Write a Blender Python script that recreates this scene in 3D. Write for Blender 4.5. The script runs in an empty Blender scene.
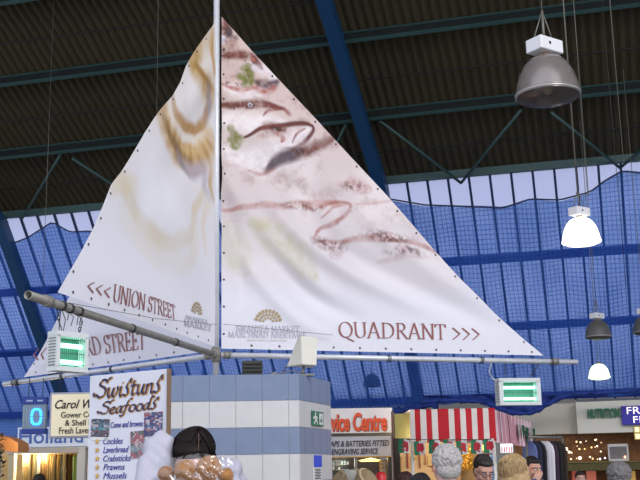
import bpy, bmesh, math, random
import numpy as np
from mathutils import Vector, Matrix

random.seed(4)
rng = np.random.default_rng(7)
SC = bpy.context.scene
COL = SC.collection

# ------------------------------------------------------------------ camera
F_PX, PITCH, ROLL = 1050.0, math.radians(12.45), 0.020
CAM = Vector((0, 0, 1.6))
FW = Vector((0, math.cos(PITCH), math.sin(PITCH)))
R0 = Vector((1, 0, 0)); U0 = Vector((0, -math.sin(PITCH), math.cos(PITCH)))
UP = U0 * math.cos(ROLL) + R0 * math.sin(ROLL)
RT = R0 * math.cos(ROLL) - U0 * math.sin(ROLL)
cd = bpy.data.cameras.new('camera'); cam = bpy.data.objects.new('camera', cd); COL.objects.link(cam)
cd.sensor_width = 36.0; cd.lens = F_PX / 640 * 36.0; cd.clip_end = 300
M = Matrix.Identity(4)
for i in range(3):
    M[i][0] = RT[i]; M[i][1] = UP[i]; M[i][2] = -FW[i]; M[i][3] = CAM[i]
cam.matrix_world = M
SC.camera = cam

# ------------------------------------------------------------------ daylight and exposure
w = bpy.data.worlds.new('overcast_sky'); SC.world = w; w.use_nodes = True
bg = w.node_tree.nodes['Background']
bg.inputs[0].default_value = (0.80, 0.85, 1.0, 1); bg.inputs[1].default_value = 1.5
def area(name, loc, target, size, sizey, power, color):
    l = bpy.data.lights.new(name, 'AREA'); l.shape = 'RECTANGLE'; l.size = size; l.size_y = sizey
    l.energy = power; l.color = color
    o = bpy.data.objects.new(name, l); COL.objects.link(o); o.location = loc
    o.rotation_euler = (Vector(target) - Vector(loc)).to_track_quat('-Z', 'Y').to_euler()
    return o
# area light added for unseen rooflights opposite, placed right to brighten the sails
area('rooflight_fill', (8, -7, 13), (0, 9, 3.5), 8, 5, 1850, (1.0, 0.96, 0.92))
SC.view_settings.view_transform = 'Standard'; SC.view_settings.look = 'None'
SC.view_settings.exposure = 0.0; SC.view_settings.gamma = 1.0; SC.view_settings.use_curve_mapping = False
SC.cycles.max_bounces = 10; SC.cycles.transparent_max_bounces = 16

# ------------------------------------------------------------------ photograph geometry -> place
def ray(px, py):
    return FW + RT * ((px - 320) / F_PX) + UP * ((240 - py) / F_PX)
def at(px, py, Y):
    d = ray(px, py); return CAM + d * ((Y - CAM.y) / d.y)
def on_plane(px, py, P, Nn):
    d = ray(px, py); return CAM + d * ((P - CAM).dot(Nn) / d.dot(Nn))
AX = Vector((0.9659, -0.2588, 0)); NX = Vector((0.2588, 0.9659, 0)); ZZ = Vector((0, 0, 1))
def V(s, t, z): return AX * s + NX * t + ZZ * z
class Plane:                                   # an upright plane: P0 + s*D + z
    def __init__(self, P0, D):
        self.P = Vector((P0.x, P0.y, 0)); self.D = Vector((D[0], D[1], 0)).normalized()
        self.N = Vector((self.D.y, -self.D.x, 0))
        if self.N.y > 0: self.N = -self.N      # faces the camera side
    def sz(self, px, py):
        q = on_plane(px, py, self.P, self.N); return (q - self.P).dot(self.D), q.z
    def p(self, s, z, off=0.0): return self.P + self.D * s + ZZ * z + self.N * off
    def rect(self, x0, y0, x1, y1):            # left, top, right, bottom -> s0, z0, s1, z1
        xm, ym = (x0 + x1) / 2, (y0 + y1) / 2
        return self.sz(x0, ym)[0], self.sz(xm, y1)[1], self.sz(x1, ym)[0], self.sz(xm, y0)[1]

# ------------------------------------------------------------------ materials
def lin(c):
    return tuple(((v / 255) / 12.92 if v / 255 <= 0.04045 else ((v / 255 + 0.055) / 1.055) ** 2.4) for v in c)
MATS = {}
def mat(name, c, rough=0.6, metal=0.0, c2=None, scale=6.0, bump=0.0, trans=0.0, emit=0.0, ecol=None, detail=4.0, coat=0.0):
    if name in MATS: return MATS[name]
    m = bpy.data.materials.new(name); m.use_nodes = True; nt = m.node_tree
    b = nt.nodes['Principled BSDF']
    c = lin(c); b.inputs['Base Color'].default_value = (*c, 1)
    b.inputs['Roughness'].default_value = rough; b.inputs['Metallic'].default_value = metal
    if coat: b.inputs['Coat Weight'].default_value = coat
    tc = nt.nodes.new('ShaderNodeTexCoord'); nz = nt.nodes.new('ShaderNodeTexNoise')
    nz.inputs['Scale'].default_value = scale; nz.inputs['Detail'].default_value = detail
    nt.links.new(tc.outputs['Object'], nz.inputs['Vector'])
    mx = nt.nodes.new('ShaderNodeMix'); mx.data_type = 'RGBA'
    k2 = lin(c2) if c2 else tuple(v * 0.86 for v in c)
    mx.inputs['A'].default_value = (*c, 1); mx.inputs['B'].default_value = (*k2, 1)
    nt.links.new(nz.outputs['Fac'], mx.inputs['Factor']); nt.links.new(mx.outputs['Result'], b.inputs['Base Color'])
    if bump:
        bp = nt.nodes.new('ShaderNodeBump'); bp.inputs['Strength'].default_value = bump; bp.inputs['Distance'].default_value = 0.01
        nt.links.new(nz.outputs['Fac'], bp.inputs['Height']); nt.links.new(bp.outputs['Normal'], b.inputs['Normal'])
    if emit:
        b.inputs['Emission Color'].default_value = (*(lin(ecol) if ecol else c), 1); b.inputs['Emission Strength'].default_value = emit
    if trans:
        out = nt.nodes['Material Output']; tl = nt.nodes.new('ShaderNodeBsdfTranslucent'); ms = nt.nodes.new('ShaderNodeMixShader')
        nt.links.new(mx.outputs['Result'], tl.inputs['Color']); ms.inputs[0].default_value = trans
        nt.links.new(b.outputs[0], ms.inputs[1]); nt.links.new(tl.outputs[0], ms.inputs[2]); nt.links.new(ms.outputs[0], out.inputs[0])
    MATS[name] = m; return m
def mat_seethrough(name, c, alpha, rough=0.1, gloss=0.3, tint=(.97, .98, 1, 1)):
    if name in MATS: return MATS[name]
    m = bpy.data.materials.new(name); m.use_nodes = True; nt = m.node_tree
    nt.nodes.remove(nt.nodes['Principled BSDF']); out = nt.nodes['Material Output']
    tr = nt.nodes.new('ShaderNodeBsdfTransparent'); gl = nt.nodes.new('ShaderNodeBsdfGlossy'); df = nt.nodes.new('ShaderNodeBsdfTranslucent')
    c = lin(c); df.inputs[0].default_value = (*c, 1); gl.inputs['Roughness'].default_value = rough; tr.inputs[0].default_value = tint
    a = nt.nodes.new('ShaderNodeMixShader'); a.inputs[0].default_value = gloss
    nt.links.new(df.outputs[0], a.inputs[1]); nt.links.new(gl.outputs[0], a.inputs[2])
    b = nt.nodes.new('ShaderNodeMixShader'); nt.links.new(tr.outputs[0], b.inputs[1]); nt.links.new(a.outputs[0], b.inputs[2])
    nz = nt.nodes.new('ShaderNodeTexNoise'); nz.inputs['Scale'].default_value = 3
    mp = nt.nodes.new('ShaderNodeMapRange'); mp.inputs['To Min'].default_value = alpha * 0.8; mp.inputs['To Max'].default_value = min(1, alpha * 1.2)
    nt.links.new(nz.outputs['Fac'], mp.inputs['Value']); nt.links.new(mp.outputs[0], b.inputs[0])
    nt.links.new(b.outputs[0], out.inputs[0]); MATS[name] = m; return m
def glow(name, c, strength):
    if name in MATS: return MATS[name]
    m = bpy.data.materials.new(name); m.use_nodes = True; nt = m.node_tree
    b = nt.nodes['Principled BSDF']; c = lin(c)
    b.inputs['Base Color'].default_value = (*c, 1); b.inputs['Emission Color'].default_value = (*c, 1); b.inputs['Emission Strength'].default_value = strength
    MATS[name] = m; return m
def mat_net():
    m = bpy.data.materials.new('blue_netting'); m.use_nodes = True; nt = m.node_tree; L = nt.links.new
    nt.nodes.remove(nt.nodes['Principled BSDF']); out = nt.nodes['Material Output']
    uv = nt.nodes.new('ShaderNodeUVMap'); sp = nt.nodes.new('ShaderNodeSeparateXYZ'); L(uv.outputs[0], sp.inputs[0])
    def mth(op, a, b=None):
        n = nt.nodes.new('ShaderNodeMath'); n.operation = op
        for i, v in enumerate((a, b)):
            if v is None: continue
            if isinstance(v, (int, float)): n.inputs[i].default_value = v
            else: L(v, n.inputs[i])
        return n.outputs[0]
    def line(ch, per, wd): return mth('LESS_THAN', mth('FRACT', mth('DIVIDE', ch, per)), wd)
    g = mth('MAXIMUM', line(sp.outputs[0], .10, .2), line(sp.outputs[1], .115, .2))
    nz = nt.nodes.new('ShaderNodeTexNoise'); nz.inputs['Scale'].default_value = 0.55; nz.inputs['Detail'].default_value = 3
    L(uv.outputs[0], nz.inputs['Vector'])
    dens = mth('ADD', mth('ADD', mth('MULTIPLY', nz.outputs['Fac'], .9), -.06), mth('MULTIPLY', sp.outputs[1], .024))  # thickens downwards, standing in for the dimmer backdrop behind the lower net
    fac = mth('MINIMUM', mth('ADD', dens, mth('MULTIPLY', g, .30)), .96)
    tr = nt.nodes.new('ShaderNodeBsdfTransparent'); tr.inputs[0].default_value = (.50, .66, .92, 1)
    df = nt.nodes.new('ShaderNodeBsdfDiffuse'); df.inputs[0].default_value = (*lin((66, 108, 182)), 1)
    tl = nt.nodes.new('ShaderNodeBsdfTranslucent'); tl.inputs[0].default_value = (*lin((104, 152, 228)), 1)
    ca = nt.nodes.new('ShaderNodeMix'); ca.data_type = 'RGBA'; ca.inputs['A'].default_value = (*lin((104, 152, 228)), 1); ca.inputs['B'].default_value = (*lin((44, 78, 150)), 1); L(g, ca.inputs['Factor']); L(ca.outputs['Result'], tl.inputs[0])
    a = nt.nodes.new('ShaderNodeMixShader'); a.inputs[0].default_value = .6; L(df.outputs[0], a.inputs[1]); L(tl.outputs[0], a.inputs[2])
    b = nt.nodes.new('ShaderNodeMixShader'); L(fac, b.inputs[0]); L(tr.outputs[0], b.inputs[1]); L(a.outputs[0], b.inputs[2])
    L(b.outputs[0], out.inputs[0]); return m
def mat_vcol(name, rough=0.7, trans=0.12):
    m = bpy.data.materials.new(name); m.use_nodes = True; nt = m.node_tree; L = nt.links.new
    b = nt.nodes['Principled BSDF']; at_ = nt.nodes.new('ShaderNodeVertexColor'); at_.layer_name = 'print'
    L(at_.outputs[0], b.inputs['Base Color']); b.inputs['Roughness'].default_value = rough
    tl = nt.nodes.new('ShaderNodeBsdfTranslucent'); L(at_.outputs[0], tl.inputs[0]); ms = nt.nodes.new('ShaderNodeMixShader')
    ms.inputs[0].default_value = trans; L(b.outputs[0], ms.inputs[1]); L(tl.outputs[0], ms.inputs[2]); L(ms.outputs[0], nt.nodes['Material Output'].inputs[0])
    return m

# ------------------------------------------------------------------ mesh helpers
def link(name, me, m=None, parent=None):
    o = bpy.data.objects.new(name, me); COL.objects.link(o)
    if m is not None:
        for x in (m if isinstance(m, (list, tuple)) else [m]): me.materials.append(x)
    if parent is not None:
        o.parent = parent; o.matrix_parent_inverse = parent.matrix_world.inverted() if False else Matrix.Translation(-parent.location) if parent.get('_base') else Matrix.Identity(4)
    return o
def finish(name, bm, m=None, parent=None, smooth=False):
    me = bpy.data.meshes.new(name); bmesh.ops.recalc_face_normals(bm, faces=bm.faces[:]) if bm.faces else None
    bm.to_mesh(me); bm.free()
    if smooth:
        for p in me.polygons: p.use_smooth = True
    return link(name, me, m, parent)
def tag(o, label, cat, group=None, kind=None):
    o['label'] = label; o['category'] = cat
    if group: o['group'] = group
    if kind: o['kind'] = kind
    return o
def thing(name, loc, label, cat, group=None):     # an Empty at the thing's base; children are modelled in place coordinates
    o = bpy.data.objects.new(name, None); COL.objects.link(o); o.location = loc; o.empty_display_size = .1
    o['_base'] = 1
    return tag(o, label, cat, group)
def structure(o, label=None):
    o['kind'] = 'structure'
    if label: o['label'] = label
    return o
def copy_tree(o, parent=None):
    c = o.copy(); COL.objects.link(c)
    if parent is not None:
        c.parent = parent
    for ch in list(o.children): copy_tree(ch, c)
    return c
def box(bm, c, size, X=(1, 0, 0), Y=None, Z=(0, 0, 1), mi=0):
    X = Vector(X).normalized(); Z = Vector(Z).normalized()
    Y = Vector(Y).normalized() if Y is not None else Z.cross(X).normalized()
    c = Vector(c); h = [s / 2 for s in size]
    vs = [bm.verts.new(c + X * (a * h[0]) + Y * (b * h[1]) + Z * (d * h[2])) for a in (-1, 1) for b in (-1, 1) for d in (-1, 1)]
    fs = []
    for idx in ((0, 1, 3, 2), (4, 6, 7, 5), (0, 4, 5, 1), (2, 3, 7, 6), (0, 2, 6, 4), (1, 5, 7, 3)):
        f = bm.faces.new([vs[i] for i in idx]); f.material_index = mi; fs.append(f)
    return fs
def bevel(bm, w_, seg=2):
    bmesh.ops.bevel(bm, geom=bm.edges[:], offset=w_, segments=seg, affect='EDGES', profile=.5, clamp_overlap=True)
def frame_of(d):
    d = d.normalized(); a = Vector((0, 0, 1)) if abs(d.z) < .9 else Vector((1, 0, 0))
    x = d.cross(a).normalized(); return x, d.cross(x).normalized()
def tube(bm, pts, r, n=8, cap=True, mi=0):
    pts = [Vector(p) for p in pts]; rs = r if isinstance(r, (list, tuple)) else [r] * len(pts)
    rings = []
    for i, p in enumerate(pts):
        d = (pts[min(i + 1, len(pts) - 1)] - pts[max(i - 1, 0)])
        x, y = frame_of(d)
        rings.append([bm.verts.new(p + x * (rs[i] * math.cos(2 * math.pi * k / n)) + y * (rs[i] * math.sin(2 * math.pi * k / n))) for k in range(n)])
    for a, b in zip(rings, rings[1:]):
        for k in range(n):
            f = bm.faces.new((a[k], a[(k + 1) % n], b[(k + 1) % n], b[k])); f.material_index = mi; f.smooth = True
    if cap:
        for rg in (rings[0], rings[-1]):
            f = bm.faces.new(rg); f.material_index = mi
def lathe(bm, prof, c, n=32, axis=Vector((0, 0, 1)), mi=0, ripple=0.0, nr=24):
    x, y = frame_of(axis); c = Vector(c); rings = []
    for r, h in prof:
        rings.append([bm.verts.new(c + axis * h + (x * math.cos(t) + y * math.sin(t)) * (r * (1 + ripple * math.cos(nr * t))))
                      for t in [2 * math.pi * k / n for k in range(n)]])
    for a, b in zip(rings, rings[1:]):
        for k in range(n):
            f = bm.faces.new((a[k], a[(k + 1) % n], b[(k + 1) % n], b[k])); f.smooth = True; f.material_index = mi
    return rings
_SPH = {}
def ellipsoid(bm, c, r, rot=None, seg=16, ring=10):
    if max(r) < .02: seg, ring = min(seg, 8), min(ring, 6)
    if (seg, ring) not in _SPH:
        vs = [(0, 0, 1)] + [(math.sin(math.pi * j / ring) * math.cos(2 * math.pi * i / seg), math.sin(math.pi * j / ring) * math.sin(2 * math.pi * i / seg), math.cos(math.pi * j / ring)) for j in range(1, ring) for i in range(seg)] + [(0, 0, -1)]
        last = len(vs) - 1; fs = []
        for i in range(seg):
            k = (i + 1) % seg; fs.append((0, 1 + i, 1 + k)); fs.append((last, last - seg + k, last - seg + i))
            for j in range(ring - 2): a = 1 + j * seg; fs.append((a + i, a + seg + i, a + seg + k, a + k))
        _SPH[(seg, ring)] = ([Vector(v) for v in vs], fs)
    vs, fs = _SPH[(seg, ring)]; c = Vector(c)
    nv = []
    for v in vs:
        q = Vector((v.x * r[0], v.y * r[1], v.z * r[2])); nv.append(bm.verts.new(c + (rot @ q if rot else q)))
    for f in fs: bm.faces.new([nv[k] for k in f])
def capsule(bm, p0, r0, p1, r1, n=12):
    p0, p1 = Vector(p0), Vector(p1); d = (p1 - p0).normalized()
    pts, rs = [], []
    for a in (80, 50, 22): pts.append(p0 - d * r0 * math.sin(math.radians(a))); rs.append(r0 * math.cos(math.radians(a)))
    for k in range(5):
        t = k / 4; pts.append(p0.lerp(p1, t)); rs.append(r0 + (r1 - r0) * t)
    for a in (22, 50, 80): pts.append(p1 + d * r1 * math.sin(math.radians(a))); rs.append(r1 * math.cos(math.radians(a)))
    x, y = frame_of(d); rings = []
    for p, r in zip(pts, rs): rings.append([bm.verts.new(p + x * (r * math.cos(2 * math.pi * k / n)) + y * (r * math.sin(2 * math.pi * k / n))) for k in range(n)])
    for a, b in zip(rings, rings[1:]):
        for k in range(n): bm.faces.new((a[k], a[(k + 1) % n], b[(k + 1) % n], b[k]))
    bm.faces.new(rings[0]); bm.faces.new(rings[-1])
def remeshed(bm, voxel, smooth=4):                  # union of overlapping closed shapes -> one continuous skin
    me = bpy.data.meshes.new('tmp'); bm.to_mesh(me); bm.free()
    o = bpy.data.objects.new('tmp', me); COL.objects.link(o)
    md = o.modifiers.new('r', 'REMESH'); md.mode = 'VOXEL'; md.voxel_size = voxel
    sm = o.modifiers.new('s', 'SMOOTH'); sm.factor = .5; sm.iterations = smooth
    dg = bpy.context.evaluated_depsgraph_get(); out = bpy.data.meshes.new_from_object(o.evaluated_get(dg))
    bpy.data.objects.remove(o); bpy.data.meshes.remove(me)
    for p in out.polygons: p.use_smooth = True
    return out
def board(name, pl, r, thick, m, parent=None, bev=.004, off=0.0):   # r = s0,z0,s1,z1 on an upright plane; front face at +off
    bm = bmesh.new(); s0, z0, s1, z1 = r
    c = pl.p((s0 + s1) / 2, (z0 + z1) / 2, off - thick / 2)
    box(bm, c, (abs(s1 - s0), thick, abs(z1 - z0)), X=pl.D)
    if bev: bevel(bm, min(bev, thick * .4), 2)
    return finish(name, bm, m, parent)
def text_mesh(s, size, shear=0.0, bold=0.0, extrude=0.0, width=None, spacing=1.0):
    cu = bpy.data.curves.new('t', 'FONT'); cu.body = s; cu.size = size; cu.shear = shear; cu.offset = bold; cu.extrude = extrude
    cu.space_character = spacing; cu.resolution_u = 3
    o = bpy.data.objects.new('t', cu); COL.objects.link(o)
    dg = bpy.context.evaluated_depsgraph_get(); dg.update(); me = bpy.data.meshes.new_from_object(o.evaluated_get(dg))
    bpy.data.objects.remove(o); bpy.data.curves.remove(cu)
    return me
def text_on(name, s, pl, r, m, parent, off=.004, depth=.003, **kw):      # fits text in the rectangle s0,z0,s1,z1
    me = text_mesh(s, 1.0, extrude=.5, **kw)
    co = np.empty(len(me.vertices) * 3); me.vertices.foreach_get('co', co); co = co.reshape(-1, 3)
    mn, mx = co.min(0), co.max(0); s0, z0, s1, z1 = r
    for v, c in zip(me.vertices, co):
        u = (c[0] - mn[0]) / (mx[0] - mn[0]); h = (c[1] - mn[1]) / (mx[1] - mn[1])
        v.co = pl.p(s0 + (s1 - s0) * u, z0 + (z1 - z0) * h, off + depth * (c[2] + .5))
    me.update()
    return link(name, me, m, parent)

# ---- broad-pen lettering: every letter is a few pen strokes
def arc(cx, cy, rx, ry, a0, a1, n=14):
    return [(cx + rx * math.cos(math.radians(a0 + (a1 - a0) * k / n)), cy + ry * math.sin(math.radians(a0 + (a1 - a0) * k / n))) for k in range(n + 1)]
def sf(x, y, w_=.11): return [(x - w_, y), (x + w_, y)]
ROMAN = {
 'U': (.80, [[(.14, 1), (.14, .35)] + arc(.41, .33, .27, .31, 180, 360)[1:] + [(.68, 1)], sf(.14, .98), sf(.68, .98)]),
 'N': (.86, [[(.14, 0), (.14, 1)], [(.12, 1), (.72, .0)], [(.73, .0), (.73, 1)], sf(.13, .02), sf(.73, .98), sf(.08, .98, .08)]),
 'I': (.34, [[(.17, 0), (.17, 1)], sf(.17, .02), sf(.17, .98)]),
 'O': (.92, [arc(.46, .5, .38, .48, 0, 360, 28)]),
 'Q': (.92, [arc(.46, .5, .38, .48, 0, 360, 28), [(.46, .06), (.62, -.08), (.95, -.22)]]),
 'S': (.60, [arc(.3, .74, .2, .23, 40, 250)[0:] + arc(.3, .27, .22, .25, 80, -140)[1:], [(.49, .98), (.47, .76)], [(.09, .26), (.1, .02)]]),
 'T': (.72, [[(.36, 0), (.36, 1)], [(.04, .97), (.68, .97)], [(.05, .97), (.04, .80)], [(.67, .97), (.68, .80)], sf(.36, .02)]),
 'R': (.76, [[(.17, 0), (.17, 1)], [(.17, .98), (.35, .98)] + arc(.36, .75, .23, .23, 90, -90)[1:] + [(.17, .52)], [(.35, .5), (.72, 0)], sf(.17, .02), sf(.12, .98, .08)]),
 'E': (.66, [[(.17, 0), (.17, 1)], [(.06, .97), (.56, .97), (.57, .82)], [(.17, .51), (.44, .51)], [(.44, .6), (.44, .42)], [(.06, .03), (.58, .03), (.61, .2)]]),
 'A': (.82, [[(.08, 0), (.41, 1.02)], [(.41, 1.02), (.73, 0)], [(.2, .35), (.62, .35)], sf(.08, .02, .09), sf(.73, .02)]),
 'D': (.88, [[(.17, 0), (.17, 1)], [(.06, .97), (.35, .97)] + arc(.36, .5, .42, .47, 90, -90, 20)[1:] + [(.06, .03)]]),
 'X': (.82, [[(.12, 1), (.70, 0)], [(.70, 1), (.12, 0)], sf(.12, .98), sf(.7, .98, .09), sf(.12, .02, .09), sf(.7, .02)]),
 'F': (.62, [[(.17, 0), (.17, 1)], [(.06, .97), (.54, .97), (.55, .80)], [(.17, .51), (.42, .51)], sf(.17, .02)]),
 'W': (1.08, [[(.08, 1), (.33, 0)], [(.33, 0), (.54, 1)], [(.54, 1), (.77, 0)], [(.77, 0), (1.0, 1)], sf(.08, .98, .1), sf(1., .98, .08)]),
 'M': (1.0, [[(.14, 0), (.18, 1)], [(.18, 1), (.5, .05)], [(.5, .05), (.82, 1)], [(.82, 1), (.86, 0)], sf(.14, .02, .09), sf(.86, .02)]),
 'K': (.78, [[(.17, 0), (.17, 1)], [(.66, 1), (.2, .47)], [(.3, .56), (.70, 0)], sf(.17, .02), sf(.17, .98)]),
 'C': (.76, [arc(.44, .5, .36, .48, 50, 310, 20), [(.67, .95), (.68, .75)]]),
 'H': (.88, [[(.17, 0), (.17, 1)], [(.71, 0), (.71, 1)], [(.17, .5), (.71, .5)], sf(.17, .02), sf(.17, .98), sf(.71, .02), sf(.71, .98)]),
 'B': (.70, [[(.17, 0), (.17, 1)], [(.06, .98), (.33, .98)] + arc(.34, .76, .2, .22, 90, -90)[1:] + [(.17, .53)], [(.33, .53)] + arc(.34, .28, .25, .26, 90, -90) + [(.06, .02)]]),
 '<': (.62, [[(.54, .78), (.1, .4)], [(.1, .4), (.54, .02)]]),
 '>': (.62, [[(.08, .78), (.52, .4)], [(.52, .4), (.08, .02)]]),
 ' ': (.32, []),
}
SCRIPT = {   # chancery-style lower case, x-height .5
 'S': (.74, [arc(.42, .76, .21, .2, 10, 200) + arc(.38, .32, .27, .26, 80, -150)[1:], [(.63, .8), (.72, 1.0), (.86, 1.02)], [(.14, .2), (-.02, .16), (-.08, .3)]]),
 'w': (.72, [[(.0, .44), (.08, .5), (.1, .12), (.18, 0), (.3, .1), (.38, .48)], [(.38, .48), (.38, .12), (.46, 0), (.58, .12), (.66, .36), (.6, .52)]]),
 'i': (.30, [[(.0, .4), (.1, .5), (.1, .1), (.16, 0), (.28, .1)], [(.12, .68), (.15, .72)]]),
 's': (.42, [[(.36, .64), (.3, .86), (.16, .6), (.12, .46), (.24, .3), (.28, .12), (.14, 0), (0, .08)]]),
 't': (.34, [[(.12, .74), (.1, .12), (.16, 0), (.3, .1)], [(-.02, .48), (.3, .5)]]),
 'u': (.52, [[(.0, .42), (.08, .5), (.08, .12), (.16, 0), (.3, .1), (.38, .5)], [(.38, .5), (.38, .1), (.44, 0), (.54, .08)]]),
 'n': (.52, [[(.0, .4), (.08, .5), (.08, 0)], [(.08, .3), (.22, .48), (.34, .48), (.36, .36), (.36, .08), (.42, 0), (.52, .08)]]),
 'e': (.42, [[(.06, .24), (.26, .28), (.32, .38), (.24, .5), (.1, .42), (.04, .22), (.1, .04), (.22, 0), (.38, .1)]]),
 'a': (.50, [[(.36, .46), (.22, .5), (.06, .36), (.04, .12), (.12, 0), (.26, .1), (.36, .46)], [(.36, .46), (.34, .1), (.4, 0), (.5, .08)]]),
 'f': (.36, [[(.42, .92), (.32, 1.0), (.2, .86), (.14, .3), (.08, -.2), (-.06, -.28), (-.14, -.2)], [(-.04, .48), (.34, .5)]]),
 'o': (.46, [arc(.22, .25, .19, .25, 60, 420, 18)]),
 'd': (.50, [[(.34, .46), (.22, .5), (.06, .36), (.04, .12), (.12, 0), (.26, .1), (.36, .46)], [(.56, .86), (.44, 1.0), (.38, .8), (.34, .1), (.42, 0), (.5, .06)]]),
 ' ': (.3, []),
}
def pen(text, font, nib, slant=0.0, grow=0.0, track=0.0):
    """quads of a broad pen; returns list of 4-point polygons and total width, letter height 1"""
    quads = []; x = 0; nx, ny = nib
    for ch in text:
        wd, strokes = font[ch]
        for st in strokes:
            pts = [(x + px + slant * py, py) for px, py in st]
            for (ax, ay), (bx, by) in zip(pts, pts[1:]):
                dx, dy = bx - ax, by - ay; l = math.hypot(dx, dy) or 1; ex, ey = dx / l, dy / l
                cr = ex * ny - ey * nx
                ox, oy = -ey, ex                                     # always keep a hairline thickness
                hx, hy = (nx, ny) if cr >= 0 else (-nx, -ny)
                hx += ox * (.012 + grow); hy += oy * (.012 + grow)
                q = .010 + grow
                quads.append([(ax - ex * q + hx, ay - ey * q + hy), (ax - ex * q - hx, ay - ey * q - hy), (bx + ex * q - hx, by + ey * q - hy), (bx + ex * q + hx, by + ey * q + hy)])
        x += wd + track
    return quads, x
def pen_mesh(name, quads, fn, m, parent, sub=1):
    bm = bmesh.new()
    for q in quads:
        try: bm.faces.new([bm.verts.new(fn(a, b)) for a, b in q])
        except ValueError: pass
    me = bpy.data.meshes.new(name); bm.to_mesh(me); bm.free()
    return link(name, me, m, parent)

# ------------------------------------------------------------------ common materials
m_deck = mat('roof_deck_brown', (66, 58, 35), .8, c2=(50, 44, 27), scale=.6)
m_teal = mat('teal_painted_steel', (50, 82, 80), .55, c2=(40, 68, 66), scale=2)
m_tealdark = mat('web_shade_steel', (12, 20, 20), .8)  # near black: shadow on the purlin webs is put into the colour
m_rib = mat('blue_painted_rib', (16, 66, 108), .45, c2=(13, 56, 94), scale=1.5)
m_rail = mat('blue_painted_rail', (26, 72, 168), .5)
m_mull = mat('dark_mullion', (36, 50, 82), .6)
m_steel = mat('galvanised_steel', (222, 224, 228), .4, .25, c2=(190, 192, 198), scale=14)
m_steelw = mat('weathered_steel_pole', (150, 148, 140), .5, .35, c2=(112, 110, 104), scale=18)
m_white = mat('white_paint', (232, 232, 228), .5)
m_cream = mat('cream_plastic', (225, 222, 208), .45)
m_black = mat('black_rubber', (22, 22, 26), .6)
m_wire = mat('grey_wire', (118, 118, 108), .5, .4)
m_dwire = mat('dark_wire', (58, 58, 56), .5, .3)
m_floor = mat('worn_concrete', (140, 134, 126), .6, c2=(112, 108, 100), scale=.7)
m_wall = mat('back_wall_paint', (168, 162, 150), .8, c2=(148, 142, 132), scale=.8)
m_red = mat('red_canvas', (206, 26, 40), .75, c2=(176, 20, 34), scale=9)
m_canvas = mat('white_canvas', (236, 228, 220), .75, c2=(214, 204, 198), scale=9)

# ================================================================== the hall
E_T, E_Z = 25.0, 8.62
PROF = [(29.4, 3.4), (25.0, 8.62), (20.0, 11.17), (15.0, 13.3), (9.0, 15.0), (3.0, 15.9)]
def zroof(t):
    for (t0, z0), (t1, z1) in zip(PROF, PROF[1:]):
        if t1 <= t <= t0: return z0 + (z1 - z0) * (t0 - t) / (t0 - t1)
    return PROF[-1][1]
S0, S1 = -24.0, 20.0
bm = bmesh.new(); box(bm, V(-2, 14, -.05), (60, 46, .1), X=AX)
structure(finish('floor', bm, m_floor), 'worn grey concrete market floor')
bm = bmesh.new(); box(bm, V(-2, 32.2, 1.95), (44, .25, 3.9), X=AX)
structure(finish('wall_back', bm, m_wall), 'plain wall behind the far stalls')
# corrugated deck
bm = bmesh.new(); prev = None
ss = np.arange(S0, S1, .05)
cols = []
for i, s in enumerate(ss):
    d = (0, .06, .06, 0)[i % 4]
    cols.append([bm.verts.new(V(s, t, z + .22 - d)) for t, z in PROF[1:]])
for a, b in zip(cols, cols[1:]):
    for k in range(len(a) - 1): bm.faces.new((a[k], a[k + 1], b[k + 1], b[k]))
structure(finish('ceiling', bm, m_deck), 'dark brown corrugated roof deck')
# glazing
G_DIR = (NX * 4.4 - ZZ * 5.3).normalized(); G_N = AX.cross(G_DIR).normalized()
if G_N.y > 0: G_N = -G_N                       # inward
G_LEN = math.hypot(4.4, 5.3)
m_glass = mat_seethrough('hazy_roof_glass', (225, 230, 245), .42, .15, .12, (.58, .58, .66, 1))
bm = bmesh.new(); box(bm, V(-2, 27.2, 6.05), (44, .012, G_LEN), X=AX, Z=-G_DIR)
g = structure(finish('window_1', bm, m_glass), 'sloping glazed band under the roof deck')
bm = bmesh.new()
for s in np.arange(S0, S1, .515):
    box(bm, V(s, 27.2, 6.05) + G_N * .03, (.055, .07, G_LEN), X=AX, Z=-G_DIR)
finish('glazing_bar', bm, m_mull, g)['kind'] = 'stuff'

def s_of(px, py, t, z):                        # s on the line at (t,z) that shows at column px
    q = on_plane(px, py, NX * t, NX); return q.dot(AX)
def roof_pt(px, py, drop=0.0):                 # point on the roof slope just above the eave
    P = V(0, E_T, E_Z - drop); d2 = (NX * -5 + ZZ * 2.55); return on_plane(px, py, P, AX.cross(d2).normalized())
# ribs
def rib(s):
    pts = [(31.6, .8)] + PROF
    bm = bmesh.new()
    for (t0, z0), (t1, z1) in zip(pts, pts[1:]):
        a, b = V(s, t0, z0), V(s, t1, z1); d = (b - a).normalized(); n = AX.cross(d).normalized()
        if n.z > 0: n = -n
        box(bm, (a + b) / 2 + n * .22 - (ZZ * .02), (.29, .30, (b - a).length + .12), X=AX, Z=d)
    return structure(finish('arch_rib', bm, m_rib), 'dark blue steel arch rib of the market roof')
s_main = s_of(383, 188, E_T, E_Z); s_left = s_of(4, 214, E_T, E_Z)
for s in (s_main, s_left, 2 * s_main - s_left, 2 * s_left - s_main): rib(s)
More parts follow.
